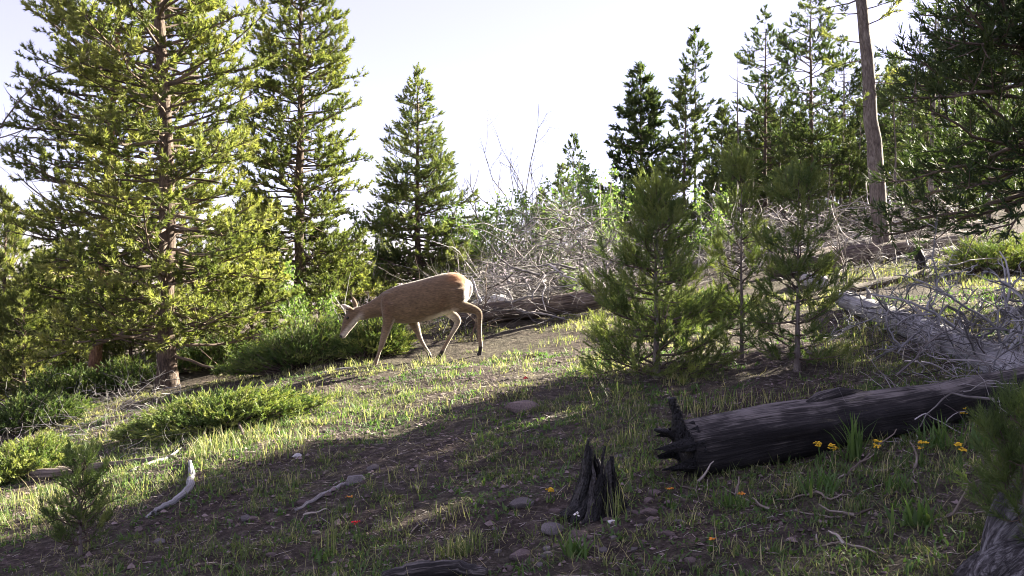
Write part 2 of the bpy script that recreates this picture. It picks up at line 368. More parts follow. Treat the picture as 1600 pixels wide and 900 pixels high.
# ------------------------------------------------------------------ conifers
def conifer(seed, H, r0, z0, prof, dz, nper, el0, el1, curve, sub_gap, sub_f, sh_gap, sh_len, K, nl, nw, spread=0.9,
            up=0.35, lean=(0, 0), foliage_from=0.25, dead_lo=0.0, fmat='pine', bmat='bark', keep=1.0, tintb=0.45,
            jitter=(0.6, 1.15), ksides=10, skip=None, wig=0.10, sub_r=0.006, deadz=None, tops=True, vert=0.35):
    """a conifer as three meshes: trunk, branches, crown; heights in metres above its base"""
    rng = np.random.default_rng(seed)
    mt, mbr, mc = MB(), MB(), MB()
    n = max(10, int(H / 0.35))
    zz = np.linspace(-0.15, H, n)
    wob = np.cumsum(rng.normal(0, 0.012, (n, 2)), 0) * min(1, H / 6)
    tp = np.stack([lean[0] * (zz / H) ** 1.1 * np.sign(np.maximum(zz, 0)) + wob[:, 0] * (zz > 0), lean[1] * np.clip(zz / H, 0, 1) + wob[:, 1] * (zz > 0), zz], -1)
    tp = np.nan_to_num(tp)
    tr = r0 * np.clip(1 - zz / H, 0.02, 1) ** 0.85
    tr = tr * (1 + 0.5 * np.exp(-np.clip(zz, 0, 9) / 0.15))
    tube(mt, tp, tr, ksides, 0.5, 0.06, rng, True, 1.0, 0.08, seed % 17)
    def tpos(z): return np.array([np.interp(z, zz, tp[:, k]) for k in range(3)])
    SP, SD, SL, ST = [np.zeros((0, 3))], [np.zeros((0, 3))], [np.zeros(0)], [np.zeros(0)]; LP, LR, QP, QR = [], [], [], []
    z = z0
    while z < H - 0.05:
        t = (z - z0) / (H - z0)
        k = rng.poisson(nper * 0.4) + int(nper * 0.6) if nper > 2 else nper
        a0 = rng.random() * 6.28
        for j in range(max(1, k)):
            if rng.random() > keep: continue
            az = a0 + j * 6.283 / max(1, k) + rng.normal(0, 0.3)
            if skip and skip(z, az, rng): continue
            L = prof(t) * rng.uniform(*jitter)
            if L < 0.05: continue
            zb = z + rng.normal(0, dz * 0.3)
            el = el0 + (el1 - el0) * t + rng.normal(0, 0.20)
            m = 9; st = L / (m - 1)
            P = [tpos(min(zb, H))]; cur = rng.normal(0, 0.15)
            for q in range(m - 1):
                s = q / (m - 1)
                e = el + curve * (s ** 1.5) + rng.normal(0, wig); az += rng.normal(0, wig) + cur * 0.08
                P.append(P[-1] + st * np.array([math.cos(e) * math.cos(az), math.cos(e) * math.sin(az), math.sin(e)]))
            P = np.array(P)
            rb = max(0.006, min(r0 * 0.42, 0.0135 * L + 0.004))
            LP.append(P); LR.append(rb)
            dead = z < dead_lo or (deadz and rng.random() < deadz)
            T = nrm(np.gradient(P, axis=0))
            bt = np.clip(tintb + rng.normal(0, 0.12), 0.05, 0.9)
            d = foliage_from * L + rng.random() * sub_gap; sgn = 1 if rng.random() < .5 else -1
            while d < L:
                s = d / L * (m - 1); i0 = min(int(s), m - 2); fr = s - i0
                p = P[i0] * (1 - fr) + P[i0 + 1] * fr; tt = T[i0]
                a = sgn * rng.uniform(0.6, 1.1); sgn = -sgn
                sd_ = np.array([tt[0] * math.cos(a) - tt[1] * math.sin(a), tt[0] * math.sin(a) + tt[1] * math.cos(a), tt[2] * 0.6 + rng.normal(0.08, vert)])
                sl = (sub_f * (L - d) + 0.35 * sub_f * L * (d / L > 0.3) * 0.6 + 0.05) * rng.uniform(0.6, 1.2)
                q = 5
                Q = crooked(rng, p, sd_, sl, q, 0.10, (0, 0, up * 1.2))
                QP.append(Q); QR.append(max(0.003, rb * 0.35))
                if not dead:
                    ns = max(1, int(sl / sh_gap)) + 1
                    f = np.minimum(1.0, (np.arange(ns) + rng.random(ns) * 0.6) / max(1, ns - 0.6)) ** 0.7; f[-1] = 1.0
                    fi = f * (q - 1); i1 = np.minimum(fi.astype(int), q - 2); seg = Q[i1 + 1] - Q[i1]
                    SP.append(Q[i1] + seg * (fi - i1)[:, None]); SD.append(nrm(seg) + rng.normal(0, 0.45, (ns, 3)) * (f < 0.95)[:, None] + np.array([0, 0, up]))
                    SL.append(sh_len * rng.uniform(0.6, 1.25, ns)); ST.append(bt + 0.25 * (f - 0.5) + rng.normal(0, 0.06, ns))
                d += sub_gap * rng.uniform(0.7, 1.4)
            if not dead:
                e3 = np.array([P[-1], P[-1], P[-2]])
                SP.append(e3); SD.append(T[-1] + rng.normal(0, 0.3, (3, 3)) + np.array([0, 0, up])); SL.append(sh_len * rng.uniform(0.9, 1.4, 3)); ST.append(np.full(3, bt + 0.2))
        z += dz * rng.uniform(0.75, 1.25)
    if tops:
        for w in range(5):
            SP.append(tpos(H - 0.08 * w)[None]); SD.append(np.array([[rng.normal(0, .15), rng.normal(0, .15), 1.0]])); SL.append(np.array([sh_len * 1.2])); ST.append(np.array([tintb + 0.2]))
    SP, SD, SL, ST = map(np.concatenate, (SP, SD, SL, ST))
    if LP: tubes(mbr, LP, np.array(LR), np.array(LR) * 0.25, 5, rng.uniform(0.2, 0.8, len(LP)))
    if QP: tubes(mbr, np.array(QP)[:, ::2], np.array(QR), np.full(len(QP), sub_r * 0.4), 3, rng.uniform(0.2, 0.8, len(QP)))
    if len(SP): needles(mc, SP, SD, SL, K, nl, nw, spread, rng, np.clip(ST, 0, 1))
    return dict(trunk=mt.mesh("trunk", M[bmat]), branches=mbr.mesh("branches", M['twig'] if bmat != 'dead' else M['dead']),
                crown=mc.mesh("crown", M[fmat], smooth=False) if len(SP) else None, n=len(SP) * K)
def plant(meshes, name, label, cat, loc, group=None, rz=0.0, sc=1.0):
    t = thing(name, label, cat, loc, group, rz, sc)
    for k in ("trunk", "branches", "crown"):
        if meshes.get(k):
            o = link(k, meshes[k], t)
            if k != "trunk": o["kind"] = "stuff"
    return t
def taper(a, b, c=1.0, p=0.8):
    """branch length from crown foot (a) through its widest (b) to nothing at the top"""
    return lambda t: (a + (b - a) * min(1, t / 0.25)) * max(0.0, 1 - t) ** p * c
def column(w0, w1, top=0.75):
    return lambda t: (w0 + (w1 - w0) * t) * (1 if t < top else max(0.05, 1 - (t - top) / (1 - top)) ** 0.7)

PI = math.pi
# the big pine on the left
b = gd(260, 606)
T1 = conifer(11, 9.6, 0.125, 0.62, column(1.6, 1.25, 0.8), 0.175, 7, -0.05, 0.35, 0.35, 0.115, 0.45, 0.07, 0.08, 21, 0.068, 0.019, spread=1.15,
             up=0.45, lean=(-0.22, 0.1), foliage_from=0.38, tintb=0.5, deadz=0.09, ksides=14, jitter=(0.48, 1.15))
plant(T1, "pine_tree", "tall sunlit pine with thick brown trunk beside the low juniper, left of the deer", "pine tree", b)
# second pine behind it with a reddish stem
b = on(148, 15.2)
T2 = conifer(23, 9.0, 0.10, 0.9, column(1.6, 1.35, 0.8), 0.20, 6, -0.08, 0.3, 0.4, 0.13, 0.45, 0.08, 0.075, 22, 0.065, 0.018, spread=1.15,
             up=0.4, lean=(0.65, 0), foliage_from=0.3, tintb=0.44, deadz=0.10, bmat='redbark', fmat='pine')
plant(T2, "pine_tree", "leaning pine with reddish stem standing behind the tall sunlit pine", "pine tree", b)
# pine between the big one and the deer
b = on(468, 17.0)
T3 = conifer(37, 7.3, 0.105, 0.5, lambda t: 1.45 * (1 - 0.55 * t) * (1 if t < .85 else (1 - t) / .15 * .8 + .2), 0.18, 7, -0.12, 0.35, 0.4, 0.11, 0.45, 0.07, 0.08, 19, 0.07, 0.0195, spread=1.1,
             up=0.4, lean=(0.1, 0), foliage_from=0.3, tintb=0.40, deadz=0.08)
plant(T3, "pine_tree", "tall narrow pine with ragged right side, between the big pine and the cone-shaped fir", "pine tree", b)
b = on(655, 19.0)
T4 = conifer(41, 4.75, 0.075, 0.15, taper(1.55, 1.62, 1.0, 0.9), 0.15, 7, -0.22, 0.35, 0.25, 0.11, 0.45, 0.07, 0.09, 17, 0.065, 0.0175,
             up=0.35, foliage_from=0.2, tintb=0.70, fmat='fir', jitter=(0.65, 1.15), ksides=8)
plant(T4, "fir_tree", "cone-shaped green fir with a bare spire tip, standing behind the deer", "fir tree", b)
print("EXP shoots", T1['n'], T2['n'], T3['n'], T4['n'])

# young pines at the left edge
TY = conifer(52, 3.6, 0.05, 0.25, taper(0.75, 0.95, 1.0, 0.7), 0.16, 6, 0.05, 0.6, 0.5, 0.10, 0.42, 0.06, 0.10, 20, 0.07, 0.014,
             up=0.45, foliage_from=0.25, tintb=0.42, fmat='pine', ksides=8)
TY2 = conifer(57, 3.0, 0.045, 0.2, taper(0.7, 0.9, 1.0, 0.6), 0.16, 6, 0.0, 0.5, 0.5, 0.10, 0.42, 0.06, 0.10, 20, 0.07, 0.014,
              up=0.45, foliage_from=0.25, tintb=0.36, fmat='pine', ksides=8)
for me, u, Y, rz, sc, lab in [
    (TY, 8, 19.0, 0.4, 1.05, "young dark pine at the left edge, tip against the sky"),
    (TY2, 72, 16.5, 2.0, 0.8, "small bushy pine between the left-edge pine and the big pine"),
    (TY2, 38, 13.6, 4.0, 0.62, "low bushy pine over grey brush at the left edge"),
    (TY, 205, 15.6, 1.3, 0.62, "small pine close behind the big pine's trunk"),
    (TY2, 392, 19.5, 5.0, 0.95, "small dark pine in shade behind the low juniper"),
]:
    plant(me, "young_pine", lab, "pine tree", on(u, Y), "young pines at the left of the clearing", rz, sc)
# saplings in the middle of the clearing
def sapling(seed, H, r0, prof, dz, nper, el, K=40, nl=0.052, nw=0.006, fmat='sapling', gap=0.16, tintb=0.4, sh=0.13, curve=0.4, z0=0.09):
    return conifer(seed, H, r0, z0, prof, dz, nper, el, el + 0.5, curve, gap, 0.45, 0.055, sh, K, nl, nw, 0.85, up=0.5,
                   foliage_from=0.22, tintb=tintb, fmat=fmat, bmat='greybark', ksides=8, jitter=(0.6, 1.15))
b = gd(1026, 590)
plant(sapling(61, 1.68, 0.026, taper(0.60, 0.66, 1, 0.72), 0.14, 7, -0.02, gap=0.078, tintb=0.58), "pine_sapling", "broad grey-green pine sapling, leftmost of the three in the clearing", "pine sapling", b, "pine saplings in the clearing")
b = gd(1160, 560)
plant(sapling(62, 1.72, 0.017, taper(0.26, 0.34, 1, 0.45), 0.17, 5, 0.2, fmat='sapling', tintb=0.62, gap=0.085), "pine_sapling", "thin yellow-green pine sapling, middle of the three in the clearing", "pine sapling", b, "pine saplings in the clearing")
b = gd(1246, 580)
plant(sapling(63, 1.50, 0.021, taper(0.36, 0.42, 1, 0.5), 0.14, 6, 0.05, tintb=0.5, gap=0.075), "pine_sapling", "dark green pine sapling with straight stem, nearest the fallen grey log", "pine sapling", b, "pine saplings in the clearing")
b = gd(126, 868)
plant(sapling(64, 0.56, 0.009, taper(0.15, 0.20, 1, 0.45), 0.06, 6, 0.25, K=34, nl=0.036, nw=0.0028, gap=0.04, sh=0.06, tintb=0.35, z0=0.06), "pine_sapling", "tiny dark pine sapling in the lower left foreground", "pine sapling", b, "pine saplings in the clearing")
# near pine that leans in from the right
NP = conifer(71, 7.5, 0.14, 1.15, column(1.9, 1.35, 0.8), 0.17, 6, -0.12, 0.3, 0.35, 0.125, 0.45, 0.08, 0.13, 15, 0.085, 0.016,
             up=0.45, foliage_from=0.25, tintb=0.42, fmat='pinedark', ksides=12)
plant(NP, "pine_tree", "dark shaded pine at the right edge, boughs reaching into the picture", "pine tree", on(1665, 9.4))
b = on(1600, 3.5)
plant(sapling(73, 0.58, 0.013, taper(0.14, 0.17, 1, 0.35), 0.06, 6, 0.3, K=46, nl=0.045, nw=0.0026, gap=0.045, sh=0.09, fmat='sapling', tintb=0.3, z0=0.05), "pine_sapling", "dense long-needled pine sapling in the lower right corner", "pine sapling", b, "pine saplings in the clearing")

# distant conifers on the right and in the middle
FP1 = conifer(81, 10.5, 0.12, 2.0, column(2.0, 1.5, 0.55), 0.36, 5, -0.05, 0.35, 0.4, 0.14, 0.45, 0.08, 0.14, 16, 0.10, 0.036, up=0.4, foliage_from=0.35, tintb=0.30, fmat='fir', deadz=0.1, ksides=8)
FP2 = conifer(82, 10.5, 0.12, 2.6, column(1.7, 1.3, 0.55), 0.40, 5, 0.0, 0.4, 0.4, 0.14, 0.45, 0.08, 0.14, 16, 0.10, 0.036, up=0.4, foliage_from=0.35, tintb=0.32, fmat='fir', deadz=0.12, ksides=8, keep=0.85)
FP3 = conifer(83, 8.0, 0.055, 3.6, column(0.8, 1.0, 0.6), 0.30, 4, -0.1, 0.5, 0.5, 0.13, 0.45, 0.08, 0.14, 16, 0.10, 0.036, up=0.3, foliage_from=0.3, tintb=0.30, fmat='fir', ksides=8, keep=0.8)
FS1 = conifer(84, 5.6, 0.09, 0.1, taper(1.7, 1.9, 1, 0.8), 0.20, 6, -0.3, 0.4, 0.35, 0.10, 0.42, 0.07, 0.12, 16, 0.09, 0.036, up=0.2, foliage_from=0.15, tintb=0.25, fmat='fir', ksides=8)
FB = conifer(85, 5.0, 0.06, 0.4, taper(0.85, 1.0, 1, 0.6), 0.28, 6, -0.05, 0.4, 0.4, 0.13, 0.45, 0.08, 0.14, 16, 0.10, 0.036, up=0.35, foliage_from=0.3, tintb=0.46, fmat='fir', ksides=8)
BT = conifer(86, 11.0, 0.145, 2.9, lambda t: 0.62 if t < .2 else 0.9 * (1 - t) + .1, 0.45, 2, -0.1, 0.3, 0.4, 0.13, 0.45, 0.07, 0.10, 20, 0.075, 0.015, up=0.3, lean=(-1.0, 0.1), foliage_from=0.3, tintb=0.45, ksides=14, keep=0.75, bmat='greybark')
plant(BT, "pine_tree", "thick bare leaning trunk with few boughs, right of the saplings", "pine tree", gd(1381, 408))
def ht(u_base_Y, vtop):
    """height of a tree at a given column and depth whose tip shows at row vtop"""
    p = on(*u_base_Y); return (CAMZ - (vtop - VH) / FPX * u_base_Y[1]) - p[2]
far = [
    (FS1, 1006, 27, 104, 0.0, "spruce_tree", "dark dense spruce with pointed top, right of the open sky"),
    (FP3, 1086, 27, 52, 1.0, "pine_tree", "thin tall pine with tufted top against the sky, right of the dark spruce"),
    (FB, 1068, 23, 128, 2.0, "pine_tree", "light green pine just right of the dark spruce"),
    (FP3, 1133, 29, 170, 3.3, "pine_tree", "short thin pine in the sky gap, left of the dead pole"),
    (FP1, 1196, 27, 18, 0.7, "pine_tree", "dark pine with rounded top, right of the dead pole"),
    (FP2, 1266, 25, -40, 1.9, "pine_tree", "tall pine whose top leaves the frame, left of the bare leaning trunk"),
    (FP1, 1318, 31, 60, 4.2, "pine_tree", "pine partly hidden behind the bare leaning trunk"),
    (FP2, 1438, 33, 44, 2.6, "pine_tree", "sparse pine right of the bare leaning trunk"),
    (FP3, 1492, 30, -30, 5.2, "pine_tree", "tall thin pine over the dark boughs near the right edge"),
    (FP1, 1560, 36, -60, 3.0, "pine_tree", "tall pine behind the dark boughs at the right edge"),
    (FP2, 1394, 42, 90, 0.3, "pine_tree", "small far pine in the woods behind the bare trunk"),
    (FB, 1228, 24, 215, 3.9, "pine_tree", "bushy sunlit pine under the tall pines behind the saplings"),
    (FB, 1300, 27, 190, 0.9, "pine_tree", "bushy yellow-green pine left of the bare leaning trunk"),
    (FB, 1452, 27, 215, 5.5, "pine_tree", "bushy pine in the woods right of the bare trunk"),
    (FB, 1520, 25, 250, 1.5, "pine_tree", "bushy pine under the dark boughs at right"),
    (FB, 1170, 30, 235, 4.8, "pine_tree", "low pine below the dead pole"),
    (FB, 876, 30, 262, 2.2, "fir_tree", "short dark fir over the brush pile in the middle"),
    (FP3, 896, 34, 215, 4.4, "pine_tree", "thin small pine rising over the brush pile"),
    (FB, 845, 33, 300, 1.1, "fir_tree", "low fir at the left of the short dark fir"),
    (FB, 1345, 36, 160, 2.9, "pine_tree", "far bushy pine seen right behind the bare trunk"),
    (FP2, 1575, 29, 10, 4.1, "pine_tree", "tall thick-stemmed pine at the far right edge behind the boughs"),
]
protoH = {id(FP1): 10.5, id(FP2): 10.5, id(FP3): 8.0, id(FS1): 5.6, id(FB): 5.0}
for me, u, Y, vt, rz, nm, lab in far:
    h = ht((u, Y), vt)
    plant(me, nm, lab, nm.replace('_', ' '), on(u, Y), "conifers on the far slope", rz, h / protoH[id(me)])
rng = np.random.default_rng(321)
for i in range(34):
    u = 1120 + (i * 137.5) % 500; Y = rng.uniform(34, 56); vt = rng.uniform(60, 215) if u > 1330 else rng.uniform(150, 240)
    me = (FP1, FP2, FB, FP1)[i % 4]; h = ht((u, Y), vt)
    plant(me, "pine_tree", "slender pine among the crowded far woods at the right", "pine tree", on(u, Y), "far woods at the right", rng.random() * 6, h / protoH[id(me)])
for i in range(22):
    u = 1130 + (i * 61.8) % 480 + rng.uniform(-15, 15); Y = rng.uniform(23, 35)
    plant(FB, "young_pine", "low bushy young pine in the undergrowth of the right slope", "pine tree", on(u, Y), "undergrowth pines on the right slope", rng.random() * 6, rng.uniform(.4, .85))
for i, (u, Y, sc_) in enumerate([(20, 22, 1.0), (105, 21, .9), (165, 20, .8), (235, 22, .95), (300, 21, .8), (345, 24, .9), (420, 22, .85), (500, 25, .8), (540, 23, .55), (600, 24, .6), (-40, 15, .9), (120, 17.5, .6), (65, 18.5, .7), (180, 17.2, .55), (330, 18, .6), (10, 15.5, .55)]):
    plant((TY, TY2)[i % 2], "young_pine", "young pine in the shade of the thicket at the left", "pine tree", on(u, Y), "thicket of young pines at the left", i * 1.1, sc_)
# wood just outside the right of the picture that shades the foreground
sx, sy = math.sin(SUN_AZ), math.cos(SUN_AZ)
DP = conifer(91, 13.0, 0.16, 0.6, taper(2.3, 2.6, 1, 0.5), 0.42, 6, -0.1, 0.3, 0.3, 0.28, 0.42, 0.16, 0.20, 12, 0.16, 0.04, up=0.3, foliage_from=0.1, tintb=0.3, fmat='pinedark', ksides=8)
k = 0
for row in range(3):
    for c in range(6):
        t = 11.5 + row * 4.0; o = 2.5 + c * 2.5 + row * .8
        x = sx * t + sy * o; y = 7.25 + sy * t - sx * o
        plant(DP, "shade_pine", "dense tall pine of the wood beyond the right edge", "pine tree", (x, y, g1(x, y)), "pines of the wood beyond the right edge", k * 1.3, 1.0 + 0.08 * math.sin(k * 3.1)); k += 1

# ------------------------------------------------------------------ dead poles and bare stems
def pole(name, label, cat, loc, H, r, lean=(0, 0), stubs=14, seed=0, mat='greybark', slen=0.35, grp=None):
    rng = np.random.default_rng(seed); t = thing(name, label, cat, loc, grp)
    m = MB(); n = 16; z = np.linspace(-0.1, H, n)
    P = np.stack([lean[0] * z / H + np.cumsum(rng.normal(0, .006, n)), lean[1] * z / H + np.cumsum(rng.normal(0, .006, n)), z], -1)
    tube(m, P, r * (1 - 0.85 * np.clip(z / H, 0, 1)), 8, 0.5, 0.08, rng, True, 1, .05); link("trunk", m.mesh("trunk", M[mat]), t)
    m = MB()
    for i in range(stubs):
        s = rng.uniform(.25, .98); p = np.array([np.interp(s * H, z, P[:, q]) for q in range(3)]); a = rng.random() * 6.28
        tube(m, crooked(rng, p, (math.cos(a), math.sin(a), rng.uniform(-.3, .6)), slen * rng.uniform(.4, 1.5) * (1.2 - s), 6, .18), np.linspace(r * .16 + .003, .002, 6), 4, rng.random(), cap=False)
    if stubs: link("branches", m.mesh("branches", M['dead' if mat == 'dead' else 'twig']), t)["kind"] = "stuff"
    return t
for i, (u, Y, vt, r, ln, lab) in enumerate([
    (1156, 26, 92, .05, -.05, "bare dead pole standing against the sky"),
    (1453, 22, -40, .07, .25, "straight bare grey pole right of the leaning trunk"),
    (1402, 24, 150, .045, -.1, "thin dead stem just right of the leaning trunk"),
    (1472, 26, -20, .06, -.1, "thin dead pole beside the straight bare grey pole"),
    (1410, 30, 55, .05, .6, "slanting dead stem among the pines right of the leaning trunk"),
    (1290, 23, 250, .035, .1, "short dead stem left of the leaning trunk"),
    (1178, 22, 240, .03, .0, "thin dead stem behind the middle sapling"),
    (1545, 24, 150, .06, .1, "dead pole half hidden by the dark boughs"),
    (1215, 27, 120, .045, .1, "dead grey pole between the two dark pines left of the leaning trunk"),
    (1242, 30, 200, .04, -.2, "thin slanting pole behind the right pine sapling"),
    (1312, 26, 110, .05, .1, "grey pole close left of the leaning trunk"),
    (1335, 30, 180, .04, .2, "thin pole touching the leaning trunk's left side"),
    (1425, 27, 100, .045, .1, "dead pole between leaning trunk and straight grey pole"),
    (1442, 32, 170, .05, -.2, "far thin pole left of the straight grey pole"),
    (1500, 28, 60, .05, .1, "bare pole over the dark boughs"),
    (1525, 31, 120, .05, -.3, "slanting bare pole deep in the dark boughs"),
    (1110, 28, 215, .035, .1, "thin bare stem above the middle sapling"),
    (838, 22, 290, .03, .1, "thin bare stem at the brush pile's top"),
]):
    h = ht((u, Y), vt); pole("dead_pole", lab, "dead tree", on(u, Y), h, r, (ln, 0), 18, 300 + i, 'greybark', .5, "standing dead poles")

def bare_shrub(name, label, cat, loc, H, n, seed, spread=0.35, mat='dead', r=.012, grp=None, depth=2, wig=.10):
    rng = np.random.default_rng(seed); t = thing(name, label, cat, loc, grp)
    for i in range(n):
        m = MB()
        def grow(p, d, L, r_, dep):
            P = crooked(rng, p, d, L, 8, wig, (0, 0, .3)); tube(m, P, np.linspace(r_, r_ * .4, 8), 5 if r_ > .006 else 3, rng.random(), cap=False)
            if dep:
                for q in range(rng.integers(2, 5)):
                    k_ = rng.integers(2, 8); dd = nrm(P[min(k_, 7)] - P[k_ - 1]) + rng.normal(0, .5, 3)
                    grow(P[k_], dd, L * rng.uniform(.35, .6), r_ * .55, dep - 1)
        a = rng.random() * 6.28
        grow(np.array([rng.normal(0, .06), rng.normal(0, .06), -.05]), (spread * math.cos(a), spread * math.sin(a), 1), H * rng.uniform(.7, 1.05), r, depth)
        link("stem", m.mesh("stem", M[mat]), t)
    return t
bare_shrub("bare_shrub", "bleached bare stems rising behind the deer's head", "dead shrub", on(562, 12.6), 0.75, 6, 5, .22, r=.011, depth=1)
bare_shrub("dead_tree", "leafless branches of a tree reaching in at the upper left edge", "dead tree", on(-48, 12.0), 5.0, 1, 8, .04, r=.03, depth=4, mat='greybark')
bare_shrub("bare_shrub", "dark forked dead stem leaning behind the deer's rump", "dead shrub", on(742, 12.4), 0.75, 2, 15, .35, r=.016, depth=2, mat='twig')
bare_shrub("bare_shrub", "bare twiggy sapling beside the middle pine sapling", "dead shrub", on(1318, 12.5), 1.3, 2, 19, .12, r=.014, depth=2, mat='greybark')
bare_shrub("bare_shrub", "grey bare saplings above the brush pile, right of the fir", "dead shrub", on(768, 22), 2.6, 4, 23, .22, r=.025, depth=3, mat='greybark', wig=.14)
bare_shrub("bare_shrub", "tall wispy bare saplings over the brush pile against the sky", "dead shrub", on(808, 24), 3.2, 5, 29, .16, r=.022, depth=3, mat='greybark', wig=.14)

# ------------------------------------------------------------------ leafy saplings (aspen)
def aspen(name, label, loc, H, stems, nleaf, seed, spread=.2, ls=.03, grp="leafy saplings"):
    rng = np.random.default_rng(seed); t = thing(name, label, "leafy sapling", loc, grp); ml = MB(); pts = []
    for i in range(stems):
        m = MB(); a = rng.random() * 6.28; h = H * rng.uniform(.65, 1.0)
        P = crooked(rng, (rng.normal(0, .15), rng.normal(0, .15), -.05), (spread * math.cos(a), spread * math.sin(a), 1), h, 10, .06)
        tube(m, P, np.linspace(.008 + .005 * h, .003, 10), 6, rng.random(), cap=False)
        for q in range(int(7 + h * 4)):
            k_ = rng.integers(2, 10); b_ = rng.random() * 6.28; L = h * .28 * rng.uniform(.5, 1.2) * (1.15 - k_ / 10)
            Q = crooked(rng, P[k_], (math.cos(b_), math.sin(b_), .7), L, 6, .15, (0, 0, .3)); tube(m, Q, np.linspace(.005, .002, 6), 3, .5, cap=False)
            pts += [Q[j] for j in range(1, 6)]
        pts += [P[-1], P[-2]]
        link("trunk", m.mesh("trunk", M['aspenbark']), t)
    pts = np.array(pts); idx = rng.integers(0, len(pts), nleaf); p = pts[idx] + rng.normal(0, .05, (nleaf, 3))
    d = nrm(rng.normal(0, 1, (nleaf, 3)) + [0, 0, -.5]); s = nrm(np.cross(d, rng.normal(size=(nleaf, 3)))); L = ls * rng.uniform(.7, 1.3, (nleaf, 1))
    V = np.stack([p, p + d * L * .45 + s * L * .45, p + d * L * 1.1, p + d * L * .45 - s * L * .45], 1).reshape(-1, 3)
    ml.add(V, None, np.arange(nleaf * 4).reshape(-1, 4), np.repeat(rng.random(nleaf), 4)); link("crown", ml.mesh("crown", M['aspen'], smooth=False), t)["kind"] = "stuff"
for u, Y, H, st, nl, sd_, ls, lab in [
    (455, 14.8, 1.35, 5, 1500, 1, .04, "light green leafy sapling between the big pine and the juniper"),
    (505, 15.5, .9, 4, 900, 2, .04, "low leafy shrub behind the juniper, left of the deer's head"),
    (562, 18.5, 2.6, 4, 1400, 3, .05, "pale leafy sapling left of the cone-shaped fir"),
    (610, 15.0, .7, 4, 800, 4, .04, "small leafy shrub behind the deer's neck"),
    (745, 24, 2.6, 4, 1200, 5, .06, "pale yellowish leafy sapling right of the cone-shaped fir"),
    (945, 26, 3.7, 5, 2600, 6, .07, "pale green aspen left of the dark spruce"),
    (985, 22, 2.0, 4, 1400, 7, .06, "low pale aspen in front of the dark spruce"),
    (1100, 19, 1.7, 4, 1300, 8, .055, "bright leafy shrub behind the thin middle sapling"),
    (718, 21, 1.9, 4, 900, 11, .055, "thin leafy sapling against the sky just right of the fir"),
    (778, 23, 2.3, 4, 700, 12, .055, "sparse leafy sapling over the left of the brush pile"),
    (822, 25, 2.5, 4, 800, 13, .06, "sparse tall leafy sapling over the middle of the brush pile"),
    (922, 24, 2.7, 4, 1300, 14, .06, "leafy sapling left of the pale green aspen"),
    (705, 19, 2.0, 6, 1500, 15, .05, "bushy pale sapling touching the fir's right side"),
    (752, 20, 2.1, 6, 1500, 16, .05, "bushy pale sapling above the deer's rump"),
    (800, 21, 2.3, 6, 1500, 17, .055, "hazy leafy sapling over the white boulder"),
    (848, 20, 2.2, 6, 1400, 18, .055, "hazy leafy sapling at the brush pile's crest"),
    (905, 21, 2.4, 6, 1500, 19, .055, "hazy leafy sapling behind the brush pile's right half"),
    (965, 20, 2.3, 6, 1500, 20, .055, "leafy sapling just left of the broad pine sapling"),
    (690, 15.5, .75, 5, 900, 9, .04, "leafy shrub behind the deer's back"),
    (900, 15.5, .7, 5, 900, 10, .04, "leafy shrub growing in the brush pile over the old log"),
]:
    aspen("leafy_sapling", lab, on(u, Y), H, st, nl, 400 + sd_, .25, ls)

# ------------------------------------------------------------------ junipers
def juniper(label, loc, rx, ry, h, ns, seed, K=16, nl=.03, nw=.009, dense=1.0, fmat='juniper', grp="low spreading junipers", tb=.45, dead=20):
    rng = np.random.default_rng(seed); t = thing("juniper_bush", label, "juniper bush", loc, grp); m = MB(); mc = MB(); SP = []; SD = []; ST = []
    gl = loc[2]
    for i in range(ns):
        a = rng.random() * 6.28; rr = math.sqrt(rng.random())
        ex, ey = rr * rx * math.cos(a), rr * ry * math.sin(a)
        ez = h * (1 - rr ** 2.2 * .75) * rng.uniform(.55, 1.08) + g1(loc[0] + ex, loc[1] + ey) - gl
        s0 = np.array([ex * .35 + rng.normal(0, .05), ey * .35 + rng.normal(0, .05), 0.0]); s0[2] = g1(loc[0] + s0[0], loc[1] + s0[1]) - gl
        e = np.array([ex, ey, ez]); mid = s0 * .4 + e * .6; mid[2] = s0[2] + (ez - s0[2]) * .45
        w = np.linspace(0, 1, 6)[:, None]; P = s0 * (1 - w) ** 2 + 2 * mid * w * (1 - w) + e * w * w
        tube(m, P, np.linspace(.009, .003, 6), 3, rng.random(), cap=False)
        bt = tb + rng.normal(0, .2); dd = nrm((P[-1] - P[-2]) * [1, 1, .6])
        for q in range(int(13 * dense)):
            f = rng.uniform(.45, 1.0); p = P[0] * (1 - f) ** 2 + 2 * mid * f * (1 - f) + P[-1] * f * f
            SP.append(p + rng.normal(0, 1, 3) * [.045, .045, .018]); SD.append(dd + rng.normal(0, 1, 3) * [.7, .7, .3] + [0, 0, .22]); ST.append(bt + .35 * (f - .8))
    needles(mc, np.array(SP), np.array(SD), rng.uniform(.05, .10, len(SP)), K, nl, nw, .85, rng, np.clip(np.array(ST), 0, 1))
    link("stems", m.mesh("stems", M['twig']), t)["kind"] = "stuff"; link("crown", mc.mesh("crown", M[fmat], smooth=False), t)["kind"] = "stuff"
    return t
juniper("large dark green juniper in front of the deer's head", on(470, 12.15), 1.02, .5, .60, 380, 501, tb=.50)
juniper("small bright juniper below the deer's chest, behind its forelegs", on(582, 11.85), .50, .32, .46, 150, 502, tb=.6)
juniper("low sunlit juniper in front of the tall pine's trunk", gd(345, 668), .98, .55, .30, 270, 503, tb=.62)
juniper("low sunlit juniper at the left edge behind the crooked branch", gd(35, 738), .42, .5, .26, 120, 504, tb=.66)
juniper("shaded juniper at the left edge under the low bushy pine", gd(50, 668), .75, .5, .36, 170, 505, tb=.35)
juniper("dark juniper under the pines behind the big pine's trunk", on(330, 14.2), .9, .5, .45, 150, 508, tb=.4)
